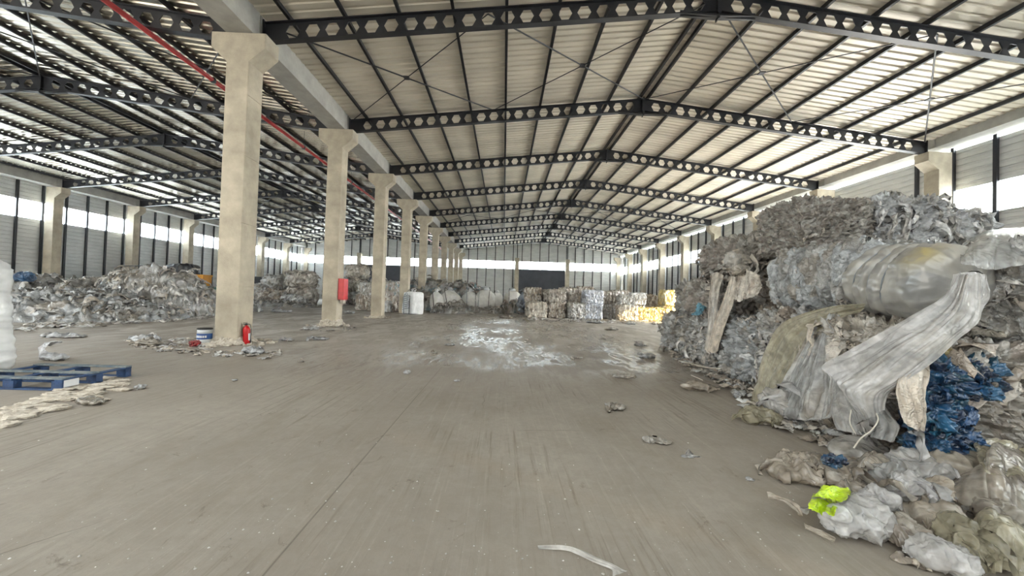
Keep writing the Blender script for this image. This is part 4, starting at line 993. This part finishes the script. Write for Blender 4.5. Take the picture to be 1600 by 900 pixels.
# ------------------------------------------------------------------ left foreground: pallet and wrapped load
def pallet():
    r = empty('blue_pallet', (-6.32, 5.08, 0), .06); r.rotation_euler = (0, 0, .0)
    tag(r, 'worn blue wooden pallet lying on the floor at the left edge', 'pallet')
    W, D, h = 1.36, .93, .165
    def board(nm, x0, x1, y0, y1, z0, z1, mat='bluepal'):
        o = MB().box(x0, x1, y0, y1, z0, z1).build(nm, mat, r); bv = o.modifiers.new('b', 'BEVEL'); bv.width = .004; return o
    x0, x1 = -W/2, W/2
    for y in (0, D/2-.05, D-.1):
        board('bottom_board', x0, x1, y, y+.1, 0, .02)
    for y, n in ((0, .1), (D/2-.05, .1), (D-.1, .1)):
        for x in (x0, -.07, x1-.14): board('block', x, x+.14, y+.004, y+n-.004, .02, .12)
    for x in (x0, -.05, x1-.1): board('stringer', x, x+.1, 0, D, .12, .14)
    board('top_board', x0, x1, 0, .1, .14, .162, 'palwood'); board('top_board', x0, x1, D-.1, D, .14, .162, 'palwood')
    board('top_board', x0, x1, D/2-.1, D/2, .14, .162, 'palwood')
    tag(board('side_plate', x1-.002, x1+.006, .02, .2, .04, .13, 'white'), 'pale scuffed patch on the side')
pallet()
def load():
    P, Nn, Fc = rbox(1.25, 1.1, 1.72, .022, .24)
    z = P[:, 2]; Q = P*np.array([.9, .9, 9.])
    d = .014*(1-2*np.abs(vnoise(Q*1.3, 3)))+.009*(1-2*np.abs(vnoise(Q*2.6, 4)))+.012*fbm(P*1.3, 5, 2)
    P2 = P+Nn*d[:, None]; P2[:, :2] *= (1-.06*sstep(.5, 1.7, z)+.03*np.cos(z*3))[:, None]
    sk = .06*np.exp(-z/.06)[:, None]; P2[:, :2] *= 1+sk; P2[:, 2] = np.maximum(P2[:, 2], .003)
    c = np.array([.72, .74, .75])*(1+.10*vnoise(Q*.8, 6)[:, None])
    o = obj('wrapped_load', mesh('wrapped_load', P2, Fc, 'wrap', np.clip(c, 0, .95), True), None, (-7.93, 5.5, 0)); tag(o, 'tall white stretch-wrapped load with rounded top at the left edge', 'wrapped load')
    MB().tube(catmull([(.2, .1, 1.70), (.35, .0, 1.80), (.5, -.15, 1.78), (.56, -.25, 1.66)], 20), .02, 6).build('lifting_loop', 'black', o, True)
load()
# paint bucket + red scrap
bk = empty('paint_bucket', (-7.13, 9.38, 0)); tag(bk, 'white and blue metal paint bucket left of the nearest column', 'bucket')
MB().lathe([(.14, 0), (.149, .01), (.149, .13), (.151, .14)], 28).build('bucket_base', 'white', bk, True)
MB().lathe([(.150, .14), (.152, .145), (.152, .27), (.150, .275)], 28).build('blue_band', 'bluepaint', bk, True)
MB().lathe([(.149, .275), (.149, .37), (.145, .372), (.138, .35), (.0, .35)], 28).build('bucket_top', 'white', bk, True)
MB().lathe([(.147, .365), (.158, .37), (.16, .395), (.148, .40), (.138, .372)], 28).build('rim', 'black', bk, True)
b_ = MB()
for a in np.linspace(-2.3, -.8, 6): b_.box(-.018, .018, -.002, .002, 0, .05, np.array([[math.cos(a+PI/2), -math.sin(a+PI/2), 0], [math.sin(a+PI/2), math.cos(a+PI/2), 0], [0, 0, 1]]), (.1525*math.cos(a), .1525*math.sin(a), .18))
b_.build('lettering', 'white', bk)
PAL['red'] = [(.35, .02, .02), (.5, .03, .03), (.28, .02, .02)]
wad('red_rag', 'crumpled red scrap at the foot of the paint bucket', (-7.16, 9.12, 0), (.26, .16, .14), 160, 'red', .1, 'rag', None, 'film')
# extinguisher
ex = empty('fire_extinguisher', (-6.29, 9.62, 0)); ex.rotation_euler = (0, -.05, 0); tag(ex, 'red fire extinguisher standing at the right foot of the nearest column', 'fire extinguisher')
MB().lathe([(.07, 0), (.078, .015), (.078, .36), (.07, .40), (.045, .435), (.025, .45), (.025, .47)], 20).build('cylinder', 'red', ex, True)
MB().lathe([(.028, .47), (.03, .50), (.018, .52)], 12).box(-.012, .012, -.1, .03, .50, .515).box(-.012, .012, -.09, .03, .53, .54).build('valve', 'black', ex)
MB().tube(catmull([(.02, 0, .5), (.09, 0, .48), (.11, 0, .35), (.10, 0, .12), (.10, 0, .04)], 16), [.01]*12+[.016]*4, 8).build('hose', 'black', ex, True)
MB().box(.05, .082, -.035, .035, .1, .27).build('label_plate', 'white', ex)

# ------------------------------------------------------------------ heaps
def mound(name, lab, cx, cy, hx, hy, hh, rz, seed, pal, step=.045, scale=.32, amp=.12, ridge=None, mat='farfilm', nflap=300, fs=.3, kind='stuff'):
    nx, ny = int(2*hx/step), int(2*hy/step)
    U, W = np.meshgrid(np.linspace(-1, 1, nx), np.linspace(-1, 1, ny), indexing='ij'); u = U.ravel(); w = W.ravel()
    r = np.sqrt(np.abs(u)**2.6+np.abs(w)**2.6)
    base = np.clip(1-r**2.2, 0, 1)**.6
    P = np.stack([u*hx, w*hy, np.zeros_like(u)], 1)
    nz = fbm(P*.55+seed, seed, 3)
    z = hh*base*(.85+.35*nz); P[:, 2] = z
    g = P.reshape(nx, ny, 3); du = np.gradient(g, axis=0); dv = np.gradient(g, axis=1); Nn = np.cross(du, dv); Nn /= np.linalg.norm(Nn, axis=2)[..., None]; Nn = Nn.reshape(-1, 3)
    P2, Cc = crumple(P, Nn, seed, scale, amp, pal, (1, 1, 1.4), .08)
    edge = sstep(0, .12, base)[:, None]; P2 = P*(1-edge)+P2*edge
    P2[:, 2] = np.where(base < .01, .0, np.maximum(P2[:, 2], .0))
    keep = base > .0
    idx = np.arange(nx*ny).reshape(nx, ny); Fc = np.stack([idx[:-1, :-1], idx[1:, :-1], idx[1:, 1:], idx[:-1, 1:]], 2).reshape(-1, 4)
    Fc = Fc[keep[Fc].any(1)]
    fv, ff, fc = flaps(P2[keep], Nn[keep], nflap, fs, seed+1, pal, .5)
    fv[:, 2] = np.maximum(fv[:, 2], .01)
    V = np.vstack([P2, fv]); Cc = np.vstack([Cc, fc]); Fc = np.vstack([Fc, ff+len(P2)])
    o = obj(name, mesh(name, V, Fc, mat, Cc, True), None, (cx, cy, 0), rz); tag(o, lab, 'film heap', None, kind); return o
mound('film_heap', 'long low heap of loose grey film across the left hall', -17.8, 15.5, 4.6, 2.4, 1.2, .1, 201, 'cool', nflap=500)
mound('film_heap', 'taller hump of loose film ending the left heap by the first column', -15.9, 18.2, 2.2, 1.8, 2.2, .2, 202, 'grey', nflap=400)
mound('film_heap', 'pale loose heap behind the long low heap beside the left load', -21.5, 19.5, 3.6, 2.4, 1.85, 0, 203, 'grey', step=.07, nflap=260)
mound('film_heap', 'grey loose heap behind the middle of the left heap', -17.5, 22.5, 3.2, 2.0, 1.15, 0, 204, 'cool', step=.07, nflap=200)
mound('film_heap', 'loose film heap behind the bulk bags', -5.6, 33.5, 5.2, 3.0, 2.4, 0, 205, 'mixed', step=.09, scale=.4, nflap=400, fs=.5)
mound('film_heap', 'low heap of torn film in front of the tilted bulk bags', -3.7, 27.4, 1.4, .8, .85, 0, 206, 'grey', step=.05, nflap=160)
mound('film_heap', 'thin heap of torn film in front of the wide bulk bags', -1.6, 29.3, 1.7, .8, .5, 0, 207, 'grey', step=.06, nflap=120)
mound('film_heap', 'low grey film heap between bulk bags and the bale wall', .9, 31.5, 1.7, 1.1, 1.0, 0, 208, 'mixed', step=.07, nflap=120)
mound('film_heap', 'scraps at the foot of the round left bales', -17.6, 30.2, 3.6, 1.1, .45, 0, 209, 'grey', step=.09, nflap=200)
PAL['bluebag'] = [(.03, .10, .24), (.05, .16, .34)]
wad('blue_sack', 'small blue sack on top of the heap beside the left load', aty(38, 440, 17.6), (.75, .6, .45), 210, 'bluebag', 0, 'sack', None, 'film', scale=.5)

# ------------------------------------------------------------------ far bales: five shared shapes per palette
FB = {}
DIM = 1.05  # film colour lightened to carry the brighter light of the far end
def farmesh(pal, v, size=(1.16, 1.1, 1.0)):
    key = (pal, v, size)
    if key not in FB:
        FB[key] = bale_mesh(size, 300+v*7+len(FB), pal, step=.032, scale=.11 if v % 2 else .14, amp=.06, nflap=80, fsize=.16, r=.1, mat='farfilm', low=.08, aniso=(1.3, 1.3, .5))
    return FB[key]
def far(lab, x, y, z, pal, v=0, grp=None, size=(1.16, 1.1, 1.0), rz=0.):
    o = obj('film_bale', farmesh(pal, v, size), None, (x+random.uniform(-.05, .05), y+random.uniform(-.12, .12), z), rz+random.uniform(-.1, .1)); o.scale = (random.uniform(.92, 1.04), random.uniform(.9, 1), 1. if z < .5 else random.uniform(.82, 1.12)); tag(o, lab, 'bale', grp, 'thing'); return o
GW = 'far wall of stacked bales right of centre'
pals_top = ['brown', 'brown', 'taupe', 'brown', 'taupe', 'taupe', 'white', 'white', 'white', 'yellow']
for k in range(7):
    x = 2.05+1.17*k
    far('brownish rear bale on the floor, '+ORD[k]+' from the left of the far bale wall', x, 26.3, 0, 'brown' if k < 4 else 'grey', k % 3, GW)
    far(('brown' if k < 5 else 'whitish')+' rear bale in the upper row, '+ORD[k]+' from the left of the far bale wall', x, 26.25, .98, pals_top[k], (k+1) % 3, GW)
far('short pale striped bale protruding at the left foot of the far bale wall', 2.2, 25.1, 0, 'tan', 0, GW)
far('brownish front bale on the floor, second from left in the far bale wall', 3.45, 25.15, 0, 'brown', 1, GW)
far('brownish front bale stacked second from left in the far bale wall', 3.4, 25.2, .98, 'taupe', 2, GW)
far('slumped grey bale spilling film before the far bale wall', 4.75, 24.95, 0, 'grey', 1, GW, rz=.3)
far('bluish white bale on the floor before the far bale wall', 5.85, 25.0, 0, 'bluewhite', 0, GW)
far('bluish white bale stacked on another before the far bale wall', 5.8, 25.05, .97, 'bluewhite', 1, GW)
far('pinkish grey bale right of the dark gap in the far bale wall', 8.0, 24.75, 0, 'tan', 2, GW)
far('pinkish grey bale stacked right of the dark gap in the far bale wall', 8.0, 24.85, .98, 'grey', 1, GW, (1.16, 1.1, .7))
far('low bale with yellow sunlight painted in, in front at the right of the far bales', 9.25, 25.0, 0, 'yellow', 1, GW, (1.16, 1.1, .8))  # yellow of these bales is the warm sun put into their colour
far('bale with golden sunlight painted in, on the floor near the right end of the far bales', 10.42, 25.15, 0, 'yellow', 2, GW, (1.16, 1.1, .85))
far('bale with golden sunlight painted in, on the floor at the right end of the far bales', 11.3, 26.3, 0, 'yellow', 0, GW)
far('bale with golden sunlight painted in, stacked at the right end of the far bales', 11.35, 26.15, .98, 'yellow', 1, GW)
far('brown tinged bale on the floor behind the sunlight-painted bales', 10.4, 27.4, 0, 'brown', 2, GW)
far('brown tinged bale stacked behind the sunlight-painted bales', 10.4, 27.4, .98, 'brown', 0, GW, (1.16, 1.1, .8))
far('pale bale at the floor nearest the right mound beyond the sunlight-painted ones', 12.75, 26.3, 0, 'white', 1, GW)
# round big bales in the left hall
GR = 'rounded bales in the left hall behind the columns'
def roundb(lab, x, y, z, s, pal, v):
    key = ('r', pal, v, s)
    if key not in FB: FB[key] = bale_mesh(s, 400+v*3+len(FB), pal, step=.06, scale=.3, amp=.1, nflap=90, fsize=.3, r=.55, mat='farfilm', low=.2)
    o = obj('film_bale', FB[key], None, (x, y, z), random.uniform(-.3, .3)); tag(o, lab, 'bale', GR, 'thing')
roundb('huge rounded grey-brown bale on the floor left of the second column', -16.9, 32.6, 0, (2.3, 2.1, 1.6), 'taupe', 0)
roundb('huge rounded bale topping the mound left of the second column', -17.0, 32.7, 1.5, (2.2, 2.0, 1.4), 'taupe', 1)
roundb('low brown bale in front left of the big rounded mound', -18.6, 31.3, 0, (2.0, 1.6, 1.25), 'brown', 2)
roundb('grey rounded bale on the left of the big rounded mound', -20.6, 32.4, 0, (2.0, 1.6, 1.7), 'grey', 3)
roundb('grey bale resting upper left of the big rounded mound', -19.7, 33.4, 1.35, (1.8, 1.6, 1.1), 'grey', 4)
roundb('pale shredded bale at the front foot of the big rounded mound', -16.9, 31.1, 0, (2.2, 1.2, .9), 'white', 5)
roundb('grey bale just left of the second column behind the big mound', -15.2, 35.0, 0, (1.8, 1.6, 1.6), 'grey', 6)
roundb('grey bale stacked just left of the second column behind the mound', -15.3, 35.2, 1.5, (1.7, 1.6, 1.1), 'grey', 6)
for k, z in enumerate((0, 1.25, 2.5)):
    roundb(['bottom', 'middle', 'top'][k]+' bale of the tall stack seen right of the red cabinet', -14.6+.1*k, 38.2, z, (2.0, 1.7, 1.35 if k < 2 else 1.5), 'tan' if k else 'grey', 7)
roundb('grey bale on the floor left of the third column', -12.6, 38.5, 0, (1.8, 1.6, 1.6), 'grey', 9)
roundb('grey bale stacked left of the third column', -12.5, 38.6, 1.45, (1.6, 1.5, 1.2), 'white', 10)
roundb('pale low bale at the floor right of the tall stack', -13.0, 36.4, 0, (1.9, 1.3, 1.0), 'grey', 11)
GC = 'bales between third and fourth columns'
far('brown bale on the floor between the third and fourth columns', -8.3, 27.5, 0, 'brown', 0, GC, (1.5, 1.3, 1.15))
far('mixed coloured bale stacked between the third and fourth columns', -8.25, 27.6, 1.1, 'mixed', 1, GC, (1.5, 1.3, 1.1))
far('small pale bale in front at the floor right of the third column', -8.2, 26.3, 0, 'white', 2, GC, (1.1, .8, .7))
far('brown bale set behind the third column at the floor', -9.9, 28.3, 0, 'brown', 1, GC, (1.5, 1.3, 1.15))
far('grey bale stacked behind the third column', -9.8, 28.3, 1.1, 'grey', 0, GC, (1.4, 1.3, 1.1))

# ------------------------------------------------------------------ bulk bags
def bulk_bag(lab, x, y, w, h, rz, seed, tilt=(0, 0), col=(.88, .88, .86), straps=2, square=.5, slump=.1, prints=False):
    r = empty('bulk_bag', (x, y, 0), rz); tag(r, lab, 'bulk bag', 'white bulk bags along the middle of the hall', 'thing')
    P, Nn, Fc = rbox(w, w, h, .04, w*square*.5)
    z = P[:, 2]/h
    bul = 1+slump*np.sin(PI*np.clip(z*1.1, 0, 1))-slump*1.2*sstep(.75, 1, z)
    P[:, :2] *= bul[:, None]
    Q = P*2.2+seed
    d = .05*fbm(Q*.6, seed, 2)+.02*(1-2*np.abs(vnoise(Q*np.array([1.5, 1.5, .6]), seed+1)))
    P = P+Nn*d[:, None]; P[:, 2] = np.maximum(P[:, 2], .0)
    sh = np.array([math.tan(tilt[0]), math.tan(tilt[1])]); P[:, :2] += P[:, 2:3]*sh
    c = np.array(col)*(1+.10*fbm(Q*.8, seed+3, 3)[:, None])
    obj('sack', mesh('sack', P, Fc, 'fabric', np.clip(c, 0, .9), True), r)
    for sgn in ((-1, 1)[:straps]):
        x0 = sgn*w*.27
        pts = [(x0, -w*.5-.05-slump*w*.3, h*.04), (x0, -w*.5-.04-slump*w*.45, h*.5), (x0, -w*.5-.0, h*.86), (x0, -w*.28, h*1.01), (x0*.8, -w*.1, h*1.12), (x0*.6, w*.05, h*1.08)]
        pts = [np.array(p)+np.array([sh[0]*p[2], sh[1]*p[2], 0]) for p in pts]
        MB().tube(catmull(pts, 24), .022, 6).build('lifting_strap', 'black' if sgn > 0 or straps == 1 else 'print', r, True)
    MB().tube([(sh[0]*h, sh[1]*h, h*.93), (sh[0]*h+.03, sh[1]*h, h*1.05), (sh[0]*h+.08, sh[1]*h-.05, h*1.1)], [w*.16, w*.10, w*.17], 10).build('spout', 'white', r, True)
    if prints:
        b = MB()
        for k in range(7):
            zz = h*(.74-.09*k); b.add([(-w*.36, -w*.5-.09, zz), (w*(.30-.05*(k % 3)), -w*.5-.09, zz+.12), (w*(.30-.05*(k % 3)), -w*.5-.09, zz+.16), (-w*.36, -w*.5-.09, zz+.04)], [(0, 1, 2, 3)])
        for a in range(16):
            t0, t1 = 2*PI*a/16, 2*PI*(a+1)/16
            b.add([(.09*math.cos(t0), -w*.5-.085, h*.9+.06*math.sin(t0)), (.09*math.cos(t1), -w*.5-.085, h*.9+.06*math.sin(t1)), (.13*math.cos(t1), -w*.5-.085, h*.9+.085*math.sin(t1)), (.13*math.cos(t0), -w*.5-.085, h*.9+.085*math.sin(t0))], [(0, 1, 2, 3)])
        b.build('printing', 'print', r)
bulk_bag('square printed white bulk bag in front of the fourth column', -5.78, 24.75, .98, 1.42, -.62, 1, square=.25, slump=.02, col=(.84, .86, .88), prints=True)
bulk_bag('slouching white bulk bag right of the square printed bag', -4.75, 28.2, .85, 1.5, .1, 2, (-.12, 0), square=.9, slump=.15, straps=1)
bulk_bag('big tilted bulk bag with one dark strap, leaning left', -3.7, 28.9, 1.25, 1.62, .1, 3, (-.22, 0), square=.8, slump=.15, straps=1)
bulk_bag('round bulk bag with dark lashing right of the big tilted one', -2.65, 30.6, 1.25, 1.6, .2, 4, square=.9, slump=.1, straps=2)
bulk_bag('widest bulk bag in the middle of the row', -1.5, 31.0, 1.5, 1.75, -.1, 5, (.03, 0), square=.8, slump=.1)
bulk_bag('narrow bulk bag tucked right of the widest one', -.55, 31.4, .9, 1.55, .2, 6, square=.8, slump=.05, straps=1)
bulk_bag('pale conical bulk bag near the right of the row', .7, 32.8, 1.35, 1.75, .1, 7, (.04, 0), square=.9, slump=.02, straps=1)
bulk_bag('greyish bulk bag at the right end of the row', 1.75, 33.6, 1.0, 1.6, .3, 8, square=.8, slump=.1, col=(.5, .5, .49), straps=1)
bulk_bag('dull bulk bag behind the round one with dark lashing', -2.9, 33.0, 1.2, 1.7, .3, 9, square=.8, col=(.5, .49, .46), straps=1)
PAL['darkblue'] = [(.08, .09, .12), (.14, .16, .2), (.2, .22, .25)]
wad('dark_sack', 'dark grey-blue sack leaning on the left end of the bale wall', (1.65, 30.0, 0), (1.1, 1.2, 1.6), 220, 'darkblue', 0, 'sack', None, 'farfilm')

# ------------------------------------------------------------------ back of the left hall
def netting():
    r = empty('netted_frame', (-27.75, 29.5, 0)); tag(r, 'dark steel frame hung with green netting by the left wall', 'frame')
    MB().tube([(-1.0, 0, 0), (-1.0, 0, 2.75), (1.25, 0, 2.85), (1.25, 0, 0)], .05, 8).build('steel_frame', 'steel', r)
    b = MB(); n = 14
    for i in range(n):
        for j in range(8):
            u, v = i/(n-1), j/7; b.v.append((.3+.9*u*(.35+.65*v), .05*math.sin(u*18), 2.8-2.0*v*(1 if u > .1 else .9)))
    for i in range(n-1):
        for j in range(7): k = i*8+j; b.f.append((k, k+1, k+9, k+8))
    b.build('green_net', 'green', r, True)
netting()
wad('green_tarp', 'low pile of green tarpaulin behind the left heap', (-26.9, 27.9, 0), (5.4, 1.6, 1.5), 230, 'grey', 0, 'tarpaulin', None, 'farfilm')
bpy.data.objects['green_tarp'].data.materials[0] = MAT['green']
def cover():
    P, Nn, Fc = rbox(2.3, 2.0, 2.95, .06, .3); Q = P*1.5
    d = .07*fbm(Q, 3, 3)+.05*(1-2*np.abs(vnoise(Q*np.array([2, 2, .5]), 5))); P = P+Nn*d[:, None]; P[:, 2] += .15*np.sin(P[:, 0]*2)*sstep(1.5, 2.5, P[:, 2]); P[:, 2] = np.maximum(P[:, 2], 0)
    o = obj('covered_machine', mesh('covered_machine', P, Fc, 'darktarp', None, True), None, (-25.75, 30.8, 0)); tag(o, 'bulky machine under a black tarpaulin by the left wall', 'covered machine')
cover()
ob = empty('orange_bin', (-23.5, 30.2, 0)); tag(ob, 'boxy orange bin behind the tall hump of the left heap', 'bin')
MB().box(-.55, .55, -.45, .45, .1, 2.15).build('bin_body', 'orange', ob); MB().box(-.6, .6, -.5, .5, 2.15, 2.28).build('lid', 'orange', ob)
gr = MB().box(-.6, .6, -.5, .5, 0, .1).build('bin_foot', 'black', ob)
wad('green_tarp', 'small heap of green netting right of the orange bin', (-21.9, 30.6, 0), (1.5, 1.2, 1.6), 231, 'grey', 0, 'tarpaulin', None, 'farfilm')
bpy.data.objects['green_tarp.001'].data.materials.clear(); bpy.data.objects['green_tarp.001'].data.materials.append(MAT['green'])
dk = MB().box(-1.6, 1.6, -.1, .1, .1, 2.3).box(-1.7, 1.7, -.14, .14, 2.3, 2.45).box(-1.5, -1.3, -.14, .14, 0, 2.3).box(1.3, 1.5, -.14, .14, 0, 2.3).build('dark_container', 'darktarp'); dk.location = (-23.6, 37, 0); tag(dk, 'dark steel skip behind the bales right of the first column', 'container')

# ------------------------------------------------------------------ light
sc = bpy.context.scene
w = bpy.data.worlds.new('world'); sc.world = w; w.use_nodes = True; nt = w.node_tree; bg = nt.nodes['Background']
g = N(nt, 'ShaderNodeTexCoord'); s = N(nt, 'ShaderNodeSeparateXYZ'); L(nt, g.outputs['Generated'], s.inputs[0])
rp = N(nt, 'ShaderNodeValToRGB'); e = rp.color_ramp.elements; e[0].position = .42; e[0].color = (.62, .60, .56, 1); e[1].position = .75; e[1].color = (.62, .72, .84, 1)
k = rp.color_ramp.elements.new(.52); k.color = (1., .985, .95, 1)
mr = N(nt, 'ShaderNodeMapRange'); mr.inputs['From Min'].default_value = -1; mr.inputs['From Max'].default_value = 1
L(nt, s.outputs['Z'], mr.inputs['Value']); L(nt, mr.outputs[0], rp.inputs['Fac']); L(nt, rp.outputs['Color'], bg.inputs['Color'])
bg.inputs['Strength'].default_value = 33
sun = bpy.data.lights.new('sun', 'SUN'); sun.energy = 15; sun.angle = .01; sun.color = (1, .74, .36)
so = bpy.data.objects.new('sun', sun); C.objects.link(so)
so.rotation_euler = Vector((-.75, .5, -.30)).to_track_quat('-Z', 'Y').to_euler()
# daylight comes through the added entrance-end sheets and the strip windows
sc.view_settings.view_transform = 'Standard'; sc.view_settings.look = 'None'; sc.view_settings.gamma = 1; sc.view_settings.use_curve_mapping = False
sc.view_settings.exposure = 0.12
sc.cycles.use_denoising = True
sc.cycles.max_bounces = 10; sc.cycles.diffuse_bounces = 6; sc.cycles.glossy_bounces = 4; sc.cycles.transparent_max_bounces = 12
sc.cycles.sample_clamp_indirect = 8
